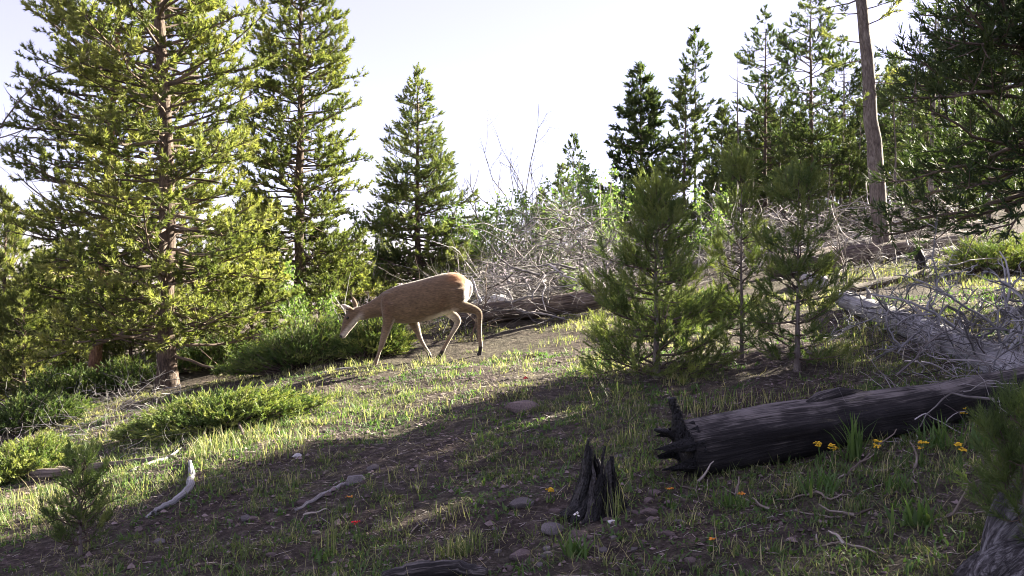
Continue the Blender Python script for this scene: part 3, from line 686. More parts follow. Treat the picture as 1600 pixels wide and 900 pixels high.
juniper("juniper left of the big pine's trunk under its boughs", on(190, 13.4), .7, .5, .42, 140, 509, tb=.42)
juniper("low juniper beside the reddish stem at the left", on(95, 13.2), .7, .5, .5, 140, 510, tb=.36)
juniper("green juniper to the right beyond the fallen grey log", on(1560, 12.5), .7, .7, .55, 150, 506, tb=.55)
juniper("low juniper behind the three saplings", on(1080, 11.5), .8, .5, .38, 150, 507, tb=.5)

# ------------------------------------------------------------------ logs
def logpts(A, B, n, sag=0.0, wig=0.0, seed=0):
    rng = np.random.default_rng(seed); w = np.linspace(0, 1, n)[:, None]; P = A * (1 - w) + B * w
    P += np.cumsum(rng.normal(0, wig, (n, 3)), 0) * (1 - np.abs(2 * w - 1)) ; P[:, 2] -= sag * np.sin(np.pi * w[:, 0]); return P
def log(name, label, A, B, r0, r1, mat, k=18, n=22, rough=.10, groove=.12, wig=.004, seed=0, grp=None, stubs=0, smat='dead', slen=.3, cat="fallen log", flat=1.0, thick=.006):
    A = np.asarray(A, float); B = np.asarray(B, float); base = np.array([A[0], A[1], min(A[2], B[2])])
    t = thing(name, label, cat, base, grp); m = MB(); P = logpts(A, B, n, 0, wig, seed)
    tube(m, P, np.linspace(r0, r1, n), k, .5, rough, None, True, flat, groove, seed); link("trunk", m.mesh("trunk", M[mat], base), t)
    rng = np.random.default_rng(900 + seed)
    for i in range(stubs):
        s = rng.random(); p = A * (1 - s) + B * s; ax = nrm(B - A); d = nrm(np.cross(ax, rng.normal(size=3))); d[2] = abs(d[2])
        m = MB(); tube(m, crooked(rng, p, d + ax * rng.uniform(-.4, .4), slen * rng.uniform(.5, 1.6), 7, .2), np.linspace(thick * 1.6, thick * .5, 7), 5, rng.random(), cap=False)
        link("branch", m.mesh("branch", M[smat], base), t)
    return t
# charred log, its broken end towards the stump
A = gd(1072, 745); A = A + np.array([0, 0, .145]); Bq = gd(1520, 655) + np.array([0, 0, .17]); Bq = A + (Bq - A) * 1.5
base = A.copy(); base[2] -= .17
t = thing("charred_log", "long charred log with a splintered black end, lying across the right foreground", "fallen log", base)
m = MB(); P = logpts(A, Bq, 34, .02, .004, 4); R = np.interp(np.linspace(0, 1, 34), [0, .06, .3, .7, 1], [.150, .154, .138, .112, .09])
tube(m, P, R, 40, .5, .10, None, True, 1, .14, 3)
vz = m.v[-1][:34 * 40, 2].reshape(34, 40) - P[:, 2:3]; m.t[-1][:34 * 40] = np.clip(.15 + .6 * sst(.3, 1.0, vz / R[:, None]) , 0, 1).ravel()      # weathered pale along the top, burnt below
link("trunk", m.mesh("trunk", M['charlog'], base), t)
rng = np.random.default_rng(77); ax = nrm(Bq - A)
e1 = nrm(np.cross(ax, [0, 0, 1.0])); e2 = np.cross(e1, ax)
def shell(mb, org, ax_, u_, v_, rad, hts, n=44, lv=7, thick=.022, flare=None, seed=0, tint=.3):
    """a broken tube end: wall of uneven height hts(angle) round an axis, with an inner face"""
    th = np.linspace(0, 2 * np.pi, n, endpoint=False); V = []; H_ = np.array([hts(q) for q in th])
    for side in (0, 1):
        for l in range(lv):
            f = l / (lv - 1); h_ = H_ * f; r_ = rad(f) * (1 + .10 * 2 * vn(th * 5, np.full(n, f * 1.2), seed) + .05 * 2 * vn(th * 14, np.full(n, f * .8), seed + 1) + .10 * np.abs(2 * vn(th * 9, np.full(n, f * .4), seed + 2)))
            if side: r_ = np.maximum(r_ - thick * (1 - .85 * f), .01)
            else: r_ = r_ - thick * .25 * f
            V.append(org + ax_ * h_[:, None] + (u_ * np.cos(th)[:, None] + v_ * np.sin(th)[:, None]) * r_[:, None])
    V = np.array(V); q = []
    j_ = np.arange(n)
    for l in range(lv - 1):
        q.append(np.stack([l * n + j_, l * n + (j_ + 1) % n, (l + 1) * n + (j_ + 1) % n, (l + 1) * n + j_], -1))
        o_ = lv * n; q.append(np.stack([o_ + l * n + (j_ + 1) % n, o_ + l * n + j_, o_ + (l + 1) * n + j_, o_ + (l + 1) * n + (j_ + 1) % n], -1))
    l = lv - 1; q.append(np.stack([l * n + j_, l * n + (j_ + 1) % n, lv * n + l * n + (j_ + 1) % n, lv * n + l * n + j_], -1))
    wv = np.stack([np.tile(np.cos(th) * .15, 2 * lv), np.tile(np.sin(th) * .15, 2 * lv), V.reshape(2 * lv * n, 3) @ ax_], -1)
    mb.add(V.reshape(-1, 3), None, np.concatenate(q), tint, wv)
def peaks(pk, base_, jag, seed):
    """height as a function of angle: base plus pointed peaks (angle, height, half width)"""
    def f(a):
        h_ = base_ + jag * (abs(math.sin(a * 5.3 + seed)) + abs(math.sin(a * 11.7 + seed * 2)) * .6)
        for pa, ph_, pw in pk:
            d_ = abs((a - pa + math.pi) % (2 * math.pi) - math.pi)
            if d_ < pw: h_ = max(h_, ph_ * (1 - (d_ / pw)) * (.9 + .1 * math.sin(a * 31 + seed)))
        return h_
    return f
ue = np.array([0, 0, 1.0]) - ax * ax[2]; ue = nrm(ue); ve = np.cross(ax, ue)      # angle 0 is up, pi/2 to the far or near side
if ve[1] > 0: ve = -ve                                                              # pi/2 faces the camera
def stave(t_, org, ax_, out_, h_, r_, ra0, ra1, sd_, base_, thin=.45, name="splinter", mat='char'):
    """one blocky upright of broken burnt wood, cut off on a slant"""
    rg = np.random.default_rng(sd_); sidew = np.cross(ax_, out_); Q = []
    for f, rr in ((0, ra0), (.25, ra0 * .6 + ra1 * .4), (.55, ra1), (.8, ra1 * .98), (1.0, ra1 * .95)):
        Q.append(org + ax_ * (h_ * f) + out_ * (rr + rg.normal(0, .003)) + sidew * rg.normal(0, .004))
    Q[-1] = Q[-1] + sidew * rg.normal(0, .010) + out_ * rg.normal(0, .004)
    m = MB(); tube(m, np.array(Q), np.array([1.25, 1.05, .95, .85, thin]) * r_, 7, rg.uniform(0, .9), .55, None, True, rg.uniform(.55, 1.0), .35, sd_)
    link(name, m.mesh(name, M[mat], base_, smooth=False), t_)
m = MB(); shell(m, A + ax * .05, -ax, ue, ve, lambda f: .147 - .025 * f, peaks([(1.1, .30, .50), (2.1, .27, .42), (0.2, .13, .3), (-.8, .19, .4), (-1.9, .22, .45), (3.0, .12, .3)], .05, .022, 1), 120, 8, .028, seed=4, tint=.1)
link("splintered_end", m.mesh("splintered_end", M['char'], base, smooth=False), t)
def spike(Q, R, flat=.6, sd_=0):
    m = MB(); tube(m, Q, R, 8, .2, .25, None, True, flat, .15, sd_); link("splinter", m.mesh("splinter", M['char'], base, smooth=False), t)
p0 = A + ue * .085 - ax * .03
spike(np.array([p0 - ue * .08, p0 + ue * .03, p0 + np.array([-.012, 0, .12]), p0 + np.array([-.030, 0, .165]), p0 + np.array([-.036, 0, .195]), p0 + np.array([-.038, 0, .20])]), [.06, .048, .034, .030, .027, .018], .75, 3)
spike(np.array([p0 - ue * .03, p0 + np.array([-.07, -.02, .02]), p0 + np.array([-.115, -.02, .025]), p0 + np.array([-.135, -.02, .03])]), [.034, .026, .020, .012], .6, 4)
m = MB(); kn = A + (Bq - A) * .33 + e2 * .105
tube(m, np.array([kn - ax * .16, kn - ax * .06 + e2 * .02, kn + ax * .06 + e2 * .028, kn + ax * .2 + e2 * .01]), [.02, .04, .035, .01], 8, .5, .25, None, True, 1, .2); link("knot", m.mesh("knot", M['charlog'], base), t)

# grey fallen log with dead boughs
A = at(1305, 464, 10.8); A[2] = g1(A[0], A[1]) + .12; Bq = at(1640, 602, 5.9)
base = np.array([Bq[0], Bq[1], g1(Bq[0], Bq[1])])
t = thing("fallen_log", "pale grey fallen trunk with twisted bare boughs, at the right edge", "fallen log", base)
m = MB(); P = logpts(A, Bq, 30, 0, .002, 9); R = np.linspace(.095, .135, 30); R[:3] *= [.55, .8, .95]
tube(m, P, R, 24, .5, .035, None, True, 1, .05, 6); link("trunk", m.mesh("trunk", M['greylog'], base), t)
m = MB(); kn = P[7] + np.array([.02, 0, .09]); tube(m, np.array([kn, kn + [.0, 0, .07], kn + [-.03, 0, .12]]), [.035, .022, .006], 6, .5, .1); link("stub", m.mesh("stub", M['dead'], base), t)
rng = np.random.default_rng(31)
def bough(p, d, L, r_, dep, wig=.24, sag=0.0):
    m = MB()
    def grow(p, d, L, r_, dep):
        P_ = crooked(rng, p, d, L, 11, wig, (0, 0, -sag)); tube(m, P_, np.linspace(r_, r_ * .35, 11), 6 if r_ > .008 else 4, rng.uniform(.1, .9), .05, cap=False)
        if dep:
            for q in range(rng.integers(3, 6)):
                k_ = rng.integers(2, 10); grow(P_[k_], nrm(P_[k_] - P_[k_ - 1]) + rng.normal(0, .75, 3), L * rng.uniform(.3, .55), r_ * .6, dep - 1)
    grow(np.array(p), d, L, r_, dep); link("bough", m.mesh("bough", M['greylog'], base), t)
w = np.linspace(0, 1, 30)
for i in range(38):
    s = rng.uniform(.34, 1.0); k_ = int(s * 29); a = rng.uniform(0, 6.28)
    d = np.array([math.cos(a) * .8 - .2, math.sin(a) * .5 - .25, rng.uniform(-.2, 1.0)])
    bough(P[k_] + nrm(d) * .08, d, rng.uniform(.3, .75), rng.uniform(.005, .013), 2, .30, .5)
bough(P[23] + [0, -.1, .08], (-.5, -.3, .8), 1.15, .018, 3, .30, .3)
bough(P[26] + [0, -.1, .05], (.2, -.2, 1), 1.1, .020, 3, .28, .2)
bough(P[20] + [0, -.1, .0], (-.5, -.5, .25), .8, .016, 3, .30, .8)
bough(P[27] + [0, -.1, .05], (-.4, -.4, .7), .9, .014, 3, .32, .4)
for i in range(9):
    bough(P[21 + i] + [0, -.08, .06], (rng.uniform(-.6, .3), rng.uniform(-.5, .1), rng.uniform(.5, 1.1)), rng.uniform(.6, 1.0), rng.uniform(.010, .017), 3 if i % 2 else 2, .30, .5)
A2 = gd(1254, 444); B2 = gd(1292, 450); A2[2] += .07; B2[2] += .07; bs = A2 - [0, 0, .07]
tp_ = thing("log_piece", "short bleached log piece beyond the fallen grey trunk's tip", "log piece", bs); m = MB()
tube(m, logpts(A2, B2, 8, 0, .004, 2), np.array([.05, .09, .11, .11, .10, .10, .09, .04]), 12, .8, .12, None, True, 1, .1, 8); link("trunk", m.mesh("trunk", M['dead'], bs), tp_)
# old log behind the deer
A = gd(705, 515) + [0, 0, .14]; Bq = at(1000, 458, 13.7)
Bq[2] = max(Bq[2], g1(Bq[0], Bq[1]) + .1)
log("old_log", "cracked brown-grey old log lying behind the deer's hind legs", A, Bq, .165, .135, 'oldlog', 22, 26, .12, .2, .004, 12, stubs=3, slen=.15)
for i, (u0, v0, Y0, u1, v1, Y1, r0, r1, mt_, lab) in enumerate([
    (1205, 424, 16.0, 1520, 384, 16.9, .20, .16, 'oldlog', "long dark log lying past the foot of the bare leaning trunk"),
    (1425, 350, 22, 1530, 334, 23, .13, .10, 'oldlog', "dark log high on the slope under the dark boughs"),
    (1395, 412, 15.6, 1490, 402, 16.2, .07, .06, 'dead', "short weathered log right of the leaning trunk's foot"),
    (1328, 447, 12.2, 1446, 436, 12.9, .055, .05, 'oldlog', "thin dark log beyond the pale fallen trunk"),
    (1300, 372, 18.5, 1215, 392, 17.6, .13, .11, 'oldlog', "old log left of the leaning trunk, half in brush"),
    (1240, 352, 20.5, 1360, 340, 21.5, .10, .08, 'dead', "bleached log across the brushy slope behind the saplings"),
]):
    A = at(u0, v0, Y0); Bq = at(u1, v1, Y1)
    for q in (A, Bq): q[2] = g1(q[0], q[1]) + max(r0, r1) * .8
    log("fallen_log", lab, A, Bq, r0, r1, mt_, 14, 20, .1, .14, .004, 40 + i, "logs on the far slope", stubs=3, slen=.35, thick=.012)
q0 = on(1446, 13.0)
log("broken_stump", "dark broken stub between the logs right of the pale fallen trunk", q0 - [0, 0, .05], q0 + [-.12, 0, .38], .09, .04, 'char', 12, 10, .2, .3, .004, 55, cat="stump")

def branch_log(name, label, pix, R, mat='dead', k=10, seed=0, cat="dead branch", dz=.0, twigs=0, grp=None):
    pts = []
    for i, (u, v) in enumerate(pix):
        p = gd(u, v); pts.append(p + [0, 0, R[min(i, len(R) - 1)] * .8 + dz])
    pts = np.array(pts); n = 5 * len(pts); w = np.linspace(0, len(pts) - 1, n)
    P = np.stack([np.interp(w, np.arange(len(pts)), pts[:, q]) for q in range(3)], -1)
    for _ in range(2): P[1:-1] = (P[:-2] + 2 * P[1:-1] + P[2:]) / 4
    P += np.random.default_rng(seed).normal(0, .003, P.shape)
    rr = np.interp(w, np.arange(len(pts)), R); base = pts[0] * [1, 1, 0] + [0, 0, g1(pts[0][0], pts[0][1])]
    t = thing(name, label, cat, base, grp); m = MB(); tube(m, P, rr, k, .55, .12, None, True, 1, .1, seed); link("trunk", m.mesh("trunk", M[mat], base), t)
    rng = np.random.default_rng(seed + 5)
    for i in range(twigs):
        m = MB(); k_ = rng.integers(1, n - 1); tube(m, crooked(rng, P[k_], rng.normal(0, 1, 3) * [1, .6, .2] + [0, 0, .2], rng.uniform(.05, .2), 7, .25), np.linspace(.009, .003, 7), 4, rng.random(), cap=False)
        link("twig", m.mesh("twig", M[mat], base), t)
    return t
branch_log("dead_branch", "crooked grey fallen branch running in from the left edge", [(-60, 742), (20, 744), (70, 748), (130, 738), (200, 728), (262, 718), (292, 712)], [.045, .045, .04, .036, .03, .02, .008], 'oldlog', 10, 1, twigs=5)
branch_log("dead_branch", "bent bleached branch piece pointing down into the shadow", [(297, 722), (300, 745), (297, 768), (278, 785), (252, 796), (228, 810)], [.010, .023, .025, .020, .015, .008], 'greylog', 10, 2, twigs=1)
branch_log("dead_branch", "pale forked stick lit by the sun beside the tall grass", [(205, 738), (240, 725), (262, 720), (285, 700)], [.012, .018, .016, .005], 'dead', 8, 3)
branch_log("dead_branch", "thin curved grey branch on the shaded slope beside the grey boulder", [(462, 800), (500, 778), (530, 762), (566, 745)], [.008, .013, .012, .006], 'dead', 8, 4)
branch_log("dead_branch", "dark weathered log at the bottom edge", [(600, 912), (660, 902), (720, 897), (760, 903)], [.03, .04, .035, .02], 'charlog', 12, 5, cat="fallen log")
branch_log("dead_branch", "pale stick on the sunlit bank at the juniper's foot", [(500, 585), (530, 578), (556, 575)], [.008, .014, .006], 'dead', 7, 6)
branch_log("dead_branch", "arched dry bough on the ground below the low sunlit juniper", [(318, 690), (330, 665), (350, 655), (372, 668), (380, 690)], [.010, .014, .016, .014, .01], 'oldlog', 7, 7, dz=.05)
twl = ['left of the bottom middle', 'in front of the green clump by the log', 'curled below the tall upright plant', 'looped left of the corner sapling', 'near the bottom right', 'leaning at the log\'s broken end', 'just left of the corner stump', 'left of the tall dry stalks', 'across the soil below the log', 'slanting below the log\'s broken end', 'behind the yellow flowers', 'below the low sunlit juniper']
for i, (pix, r_) in enumerate([([(630, 850), (655, 820), (680, 812)], .006), ([(1240, 800), (1300, 812), (1340, 806)], .007), ([(1330, 735), (1375, 742), (1428, 722), (1428, 750)], .010),
                               ([(1480, 745), (1510, 728), (1545, 750), (1500, 760)], .008), ([(1270, 860), (1310, 850), (1370, 868)], .008), ([(1100, 740), (1088, 760), (1090, 785)], .006),
                               ([(1450, 820), (1500, 805), (1560, 800)], .007), ([(450, 842), (470, 815), (480, 800)], .006), ([(1210, 785), (1270, 775), (1330, 778)], .007), ([(1130, 765), (1180, 790), (1215, 800)], .005),
                               ([(1385, 690), (1330, 740), (1310, 750)], .008), ([(330, 650), (300, 672), (250, 690), (180, 700)], .009)]):
    branch_log("fallen_twig", "thin bleached twig " + twl[i], pix, [r_ * .35, r_ * .6, r_ * .5, r_ * .25][:len(pix)], 'litter', 6, 60 + i, "twig", .004, 2, "thin bleached twigs on the ground")

# burnt stump
b = gd(938, 796); t = thing("burnt_stump", "jagged black burnt stump in the shaded foreground", "stump", b, sc=.86)
zup = np.array([0, 0, 1.0]); O3 = np.zeros(3)
tops_ = [(3.14, .34), (2.85, .40), (2.5, .37), (2.15, .28), (1.8, .21), (1.45, .22), (1.1, .29), (.8, .31), (.45, .25), (.1, .21), (-.3, .17), (-.7, .16), (-1.1, .2), (-1.5, .27), (-1.9, .30), (-2.3, .33), (-2.7, .28)]
for i, (a_, h_) in enumerate(tops_):
    stave(t, np.array([0, 0, -.05]), zup, np.array([math.cos(a_), -math.sin(a_), 0]), h_ + .05, (.040, .024, .033, .028)[i % 4], .155, .088, 800 + i, O3, (.45, .7, .3)[i % 3])
for i in range(16):
    a_ = i * .4; stave(t, np.array([0, 0, -.06]), zup, np.array([math.cos(a_), -math.sin(a_), 0]), .10 + .06 * math.sin(i * 2.3) ** 2, .036, .20, .125, 850 + i, O3, .4)
stave(t, np.array([0, 0, .05]), zup, np.array([.1, -1, 0]), .32, .013, .07, .06, 890, O3, .6)
m = MB(); tube(m, np.array([[-.04, -.02, .02], [-.14, -.05, .01], [-.21, -.07, -.03]]), [.09, .06, .02], 10, .5, .25, None, True, 1, .2, 6); link("root", m.mesh("root", M['char'], smooth=False), t)
m = MB(); tube(m, np.array([[0, 0, -.05], [0, 0, .08], [0, 0, .15]]), [.14, .09, .02], 12, .1, .2); link("core", m.mesh("core", M['char'], smooth=False), t)
# weathered root at lower right corner
b = gd(1575, 900); t = thing("weathered_stump", "grooved grey weathered stump butt in the lower right corner", "stump", b)
m = MB(); P = np.array([b + [-.20, -.12, -.10], b + [-.12, -.06, -.03], b + [.0, .0, .04], b + [.15, .08, .10], b + [.4, .2, .14]])
w = np.linspace(0, 4, 22); P = np.stack([np.interp(w, np.arange(5), P[:, q]) for q in range(3)], -1)
tube(m, P, np.interp(w, range(5), [.03, .08, .11, .12, .12]), 64, .5, .22, None, True, 1, .8, 11); link("trunk", m.mesh("trunk", M['stumpwood'], b), t)

# ------------------------------------------------------------------ brush piles (uncountable tangle)
def brush(name, label, region, n, seed, lmin=.4, lmax=1.6, rmin=.004, rmax=.016, mat='brush', hmax=.7, hf=None):
    rng = np.random.default_rng(seed); m = MB()
    Ps = []; r0 = []; u0, u1, Y0, Y1 = region
    for i in range(n):
        Y = rng.uniform(Y0, Y1); u = rng.uniform(u0, u1); p = on(u, Y); hh = hmax if hf is None else hf(u, Y)
        p[2] += rng.random() ** 1.3 * hh; a = rng.random() * 6.28; L = rng.uniform(lmin, lmax) * rng.uniform(.5, 1)
        Ps.append(crooked(rng, p, (math.cos(a), math.sin(a) * .6, rng.uniform(-.35, .7)), L, 9, .24, (0, 0, rng.normal(-.3, .8)))); r0.append((rmin * .7 + (rmax * 1.25 - rmin * .7) * rng.random() ** 2.6) * (.5 + .5 * L / lmax))
    Ps = np.array(Ps); Ps[..., 2] = np.maximum(Ps[..., 2], G(Ps[..., 0], Ps[..., 1]) + .004); r0 = np.array(r0)
    tubes(m, Ps, r0, r0 * .3, 3, rng.random(n))
    o = link(name, m.mesh(name, M[mat])); return tag(o, label, "brush", None, "stuff")
bump_h = lambda u, Y: .60 + 1.05 * math.exp(-((u - 872) / 85.0) ** 2)
brush("brush_pile", "grey tangle of dead branches behind the old log and the deer", (690, 985, 13.2, 18.0), 1900, 601, .4, 1.5, .004, .015, hf=bump_h)
brush("brush_pile", "dead brush covering the slope around the leaning trunk", (1120, 1500, 17.4, 25), 1500, 602, .5, 1.7, .005, .02, hf=lambda u, Y: .15 if Y < 18.3 else .95)
brush("brush_pile", "bleached branches strewn on the slope beyond the fallen grey trunk", (1300, 1600, 12, 17.2), 420, 608, .4, 1.3, .004, .014, hmax=.28)
brush("brush_pile", "dark dead brush on the slope behind the sapling group", (960, 1260, 15, 25), 900, 603, .5, 1.7, .005, .018, hf=lambda u, Y: 1.15)
brush("brush_pile", "grey dead twigs beneath the pines at the left", (0, 280, 9.0, 13.5), 420, 604, .2, .7, .003, .007, hmax=.25)
brush("brush_pile", "bleached twigs in front of the low sunlit juniper", (120, 330, 7.6, 9.4), 130, 605, .15, .5, .002, .005, hmax=.10)
brush("brush_pile", "dry twigs under the fallen grey trunk's boughs", (1400, 1600, 5.2, 8.0), 260, 606, .25, .8, .003, .009, hmax=.25)
brush("brush_pile", "dark twiggy undergrowth under the pines behind the juniper", (280, 700, 13.5, 18), 420, 607, .4, 1.2, .003, .010, mat='twig', hmax=.7)
rng = np.random.default_rng(88)
for i in range(16):
    Y = rng.uniform(12.9, 14.5); u = rng.uniform(740, 975); p = on(u, Y); p[2] += rng.uniform(.1, .4) + .5 * math.exp(-((u - 890) / 60.0) ** 2)
    base = p * [1, 1, 0] + [0, 0, g1(p[0], p[1])]
    P_ = crooked(rng, p, (rng.normal(0, 1), rng.normal(0, .5), rng.uniform(-.2, .9)), rng.uniform(.8, 1.6), 14, .22, (0, 0, -.5)); P_[:, 2] = np.maximum(P_[:, 2], G(P_[:, 0], P_[:, 1]) + .01)
    t = thing("dead_bough", "stout curved dead bough sticking out of the brush pile behind the old log", "dead branch", base, "stout boughs in the brush pile"); m = MB()
    tube(m, P_, np.linspace(rng.uniform(.012, .022), .005, 14), 6, rng.uniform(.3, .9), .05, cap=False); link("trunk", m.mesh("trunk", M['dead'], base), t)

# ------------------------------------------------------------------ stones
def stone_mesh(seed, mat, flat=.6, sub=2, rough=.22):
    import bmesh
    rng = np.random.default_rng(seed); bm = bmesh.new(); bmesh.ops.create_icosphere(bm, subdivisions=sub, radius=1)
    pl = [(nrm(rng.normal(size=3)), rng.uniform(.5, .85)) for _ in range(12)]
    for v in bm.verts:
        c = np.array(v.co)
        for nn, dd in pl:
            s = np.dot(c, nn)
            if s > dd: c = c - nn * (s - dd) * .92
        c = c * [1, rng_a, flat] if False else c * np.array([1, .8, flat])
        c = c + nrm(c) * float(rough * .3 * fbm(np.array([c[0] * 2 + seed]), np.array([c[1] * 2 + c[2] * 2]), seed, 2)[0]); v.co = c
    me = bpy.data.meshes.new("stone"); bm.to_mesh(me); bm.free()
    a = me.attributes.new("tint", 'FLOAT', 'POINT'); a.data.foreach_set("value", np.full(len(me.vertices), rng.uniform(.3, .8), np.float32)); me.materials.append(M[mat]); 
    for p in me.polygons: p.use_smooth = False
    return me
def stone(me, label, u, v, wpx, group=None, rz=0, cat="stone", sink=.42, nm="stone"):
    p = gd(u, v); s = wpx / 2 / FPX * p[1]; o = link(nm, me, None, (p[0], p[1], p[2] + s * (.5 - sink)))
    o.scale = (s,) * 3; o.rotation_euler = (0.1 * math.sin(u), .1 * math.cos(v), rz); return tag(o, label, cat, group)
SM = [stone_mesh(i, 'rock', .62, 3) for i in range(4)] + [stone_mesh(10 + i, 'redrock', .5, 2) for i in range(4)] + [stone_mesh(20 + i, 'palerock', .6, 2) for i in range(2)]
stone(SM[0], "grey stone with dark side left of the burnt stump", 813, 790, 46, rz=.4)
stone(SM[1], "rounded grey boulder in the shade, left of the slope's middle", 552, 755, 44, rz=1.0)
stone(SM[2], "small pale grey stone just above the rounded boulder", 584, 733, 24, rz=.3)
stone(SM[4], "dark flat stone on the sunlit slope's shadow edge", 818, 642, 60, rz=.1)
stone(SM[3], "broad dark rock below the burnt stump", 866, 830, 46, rz=.1)
stone(SM[8], "small pinkish pale stone right below the stump", 956, 818, 17)
stone(SM[9], "white stone on the sunlit slope near the tall grass", 464, 714, 17)
stone(SM[5], "reddish flat stone left of the burnt stump's foot", 905, 838, 40, rz=.6)
stone(SM[6], "dull flat stone at the bottom middle", 815, 872, 50, rz=.9)
stone(SM[7], "flat stone above the tiny sapling's shade", 398, 812, 26, rz=.5)
p = at(772, 455, 15.5); p[2] = g1(p[0], p[1]) + .12
o = link("boulder", SM[8], None, tuple(p)); o.scale = (.42, .35, .42); tag(o, "white sunlit boulder in the brush right of the deer's rump", "boulder")
rng = np.random.default_rng(99)
for i in range(90):
    if i < 55: u = rng.uniform(760, 1080); v = rng.uniform(770, 895); w_ = rng.uniform(9, 28)
    elif i < 75: u = rng.uniform(200, 760); v = rng.uniform(740, 890); w_ = rng.uniform(9, 24)
    else: u = rng.uniform(400, 1000); v = rng.uniform(590, 720); w_ = rng.uniform(8, 16)
    stone(SM[[4, 5, 6, 7, 0, 3, 4, 5][i % 8]], "small flat stone lying on the bare soil", u, v, w_, "small flat stones on the soil", rng.random() * 6, sink=.45)

# ------------------------------------------------------------------ ground litter and grass (stuff)
def scatter(rng, n, ymin=3.3, ymax=15, wide=.60):
    Y = np.sqrt(rng.uniform(ymin ** 2, ymax ** 2, n)); x = rng.uniform(-wide, wide, n) * Y; return x, Y
rng = np.random.default_rng(7); m = MB()
n = 12500; x, Y = scatter(rng, n, 3.2, 10.5); z = G(x, Y) + .002; a = rng.random(n) * 6.28; L = rng.uniform(.015, .07, n) * np.where(rng.random(n) < .07, 2.5, 1); wd = rng.uniform(.0007, .0018, n)
d = np.stack([np.cos(a), np.sin(a), rng.normal(0, .15, n)], -1); s = np.stack([-np.sin(a), np.cos(a), 0 * a], -1) * wd[:, None]; p = np.stack([x, Y, z], -1)
tp = p + d * L[:, None]; tp[:, 2] = np.maximum(tp[:, 2], G(tp[:, 0], tp[:, 1])) + .003; top = (p + tp) / 2 + np.array([0, 0, 1]) * (wd * 1.5)[:, None]
V = np.stack([p - s, p + s, tp + s, tp - s, top], 1).reshape(-1, 3); o4 = np.arange(n)[:, None] * 5
m.add(V, np.concatenate([o4 + [[0, 1, 4]], o4 + [[1, 2, 4]], o4 + [[2, 3, 4]], o4 + [[3, 0, 4]]])[:, :] , None, np.repeat(rng.random(n), 5))
tag(link("litter", m.mesh("litter", M['litter'])), "bits of dead grass, needles and twigs strewn on the soil", "litter", None, "stuff")
m = MB(); n = 17000; x, Y = scatter(rng, n, 3.2, 10.5); r_ = .004 + .012 * rng.random(n) ** 2 + .018 * (rng.random(n) < .06) * rng.random(n)
oc = np.array([[1, 0, 0], [-1, 0, 0], [0, 1, 0], [0, -1, 0], [0, 0, .7], [0, 0, -.7]], float); fc = np.array([[0, 2, 4], [2, 1, 4], [1, 3, 4], [3, 0, 4]])
V = oc[None] * r_[:, None, None] * rng.uniform(.6, 1.3, (n, 6, 1)); a = rng.random(n) * 6.28; ca, sa = np.cos(a)[:, None], np.sin(a)[:, None]
V = np.stack([V[..., 0] * ca - V[..., 1] * sa, V[..., 0] * sa + V[..., 1] * ca, V[..., 2]], -1) + np.stack([x, Y, G(x, Y) + r_ * .2], -1)[:, None]
m.add(V.reshape(-1, 3), (np.arange(n)[:, None, None] * 6 + fc[None]).reshape(-1, 3), None, np.repeat(rng.random(n) ** 1.5, 6))
tag(link("gravel", m.mesh("gravel", M['redrock'], smooth=False)), "loose reddish gravel scattered over the soil", "gravel", None, "stuff")

def blades(mb, p, az, el, L, w, bend, tint, seg=3):
    """curved blades of two or three pieces"""
    h = np.stack([np.cos(az), np.sin(az), 0 * az], -1); s = np.stack([-np.sin(az), np.cos(az), 0 * az], -1) * w[:, None] * .5; n = len(p)
    P = [p]; e = el.copy()
    for i in range(seg):
        P.append(P[-1] + (h * np.cos(e)[:, None] + np.array([0, 0, 1]) * np.sin(e)[:, None]) * (L / seg)[:, None]); e = e - bend * 3 / seg
    if seg == 3:
        V = np.stack([P[0] - s, P[0] + s, P[1] + s, P[1] - s, P[2] + s * .7, P[2] - s * .7, P[3]], 1).reshape(-1, 3); o_ = np.arange(n)[:, None] * 7
        mb.add(V, o_ + [[5, 4, 6]], np.concatenate([o_ + [[0, 1, 2, 3]], o_ + [[3, 2, 4, 5]]]), np.repeat(tint, 7))
    else:
        V = np.stack([P[0] - s, P[0] + s, P[1] + s * .9, P[1] - s * .9, P[2]], 1).reshape(-1, 3); o_ = np.arange(n)[:, None] * 5
        mb.add(V, o_ + [[3, 2, 4]], o_ + [[0, 1, 2, 3]], np.repeat(tint, 5))
def cover(rng, ncl, per, lmin, lmax, w0, w1, mb, ymin, ymax, thr, dry=.18, rad=.035, base_t=.35, el0=1.1, bendm=.25, sc=1.0):
    x, Y = scatter(rng, ncl, ymin, ymax); dn = fbm(x * 1.1 * sc, Y * 1.1 * sc, 51, 3) + .35 * vn(x * .35, Y * .35, 77)
    k_ = dn > thr; x, Y = x[k_], Y[k_]; c = len(x); sz = np.clip(np.exp(rng.normal(-.25, .42, c)), .35, 2.0); N = c * per
    cx = np.repeat(x, per) + rng.normal(0, rad, N) * np.repeat(sz, per); cy = np.repeat(Y, per) + rng.normal(0, rad, N) * np.repeat(sz, per)
    L = rng.uniform(lmin, lmax, N) * np.repeat(sz, per); tcl = np.repeat(np.clip(base_t + rng.normal(0, .14, c), .02, .9), per); t = np.where(rng.random(N) < dry, rng.uniform(.75, 1, N), tcl + rng.normal(0, .07, N))
    blades(mb, np.stack([cx, cy, G(cx, cy) - .004], -1), rng.random(N) * 6.28, np.clip(rng.normal(el0, .38, N), .12, 1.55), L, rng.uniform(w0, w1, N), rng.normal(bendm, .2, N), np.clip(t, 0, 1), 2)
    return N
m = MB(); rng = np.random.default_rng(17)
nb = cover(rng, 8200, 15, .02, .075, .0035, .006, m, 3.3, 9.5, .05, .09, .035, .40, .95, .3, 1.25)
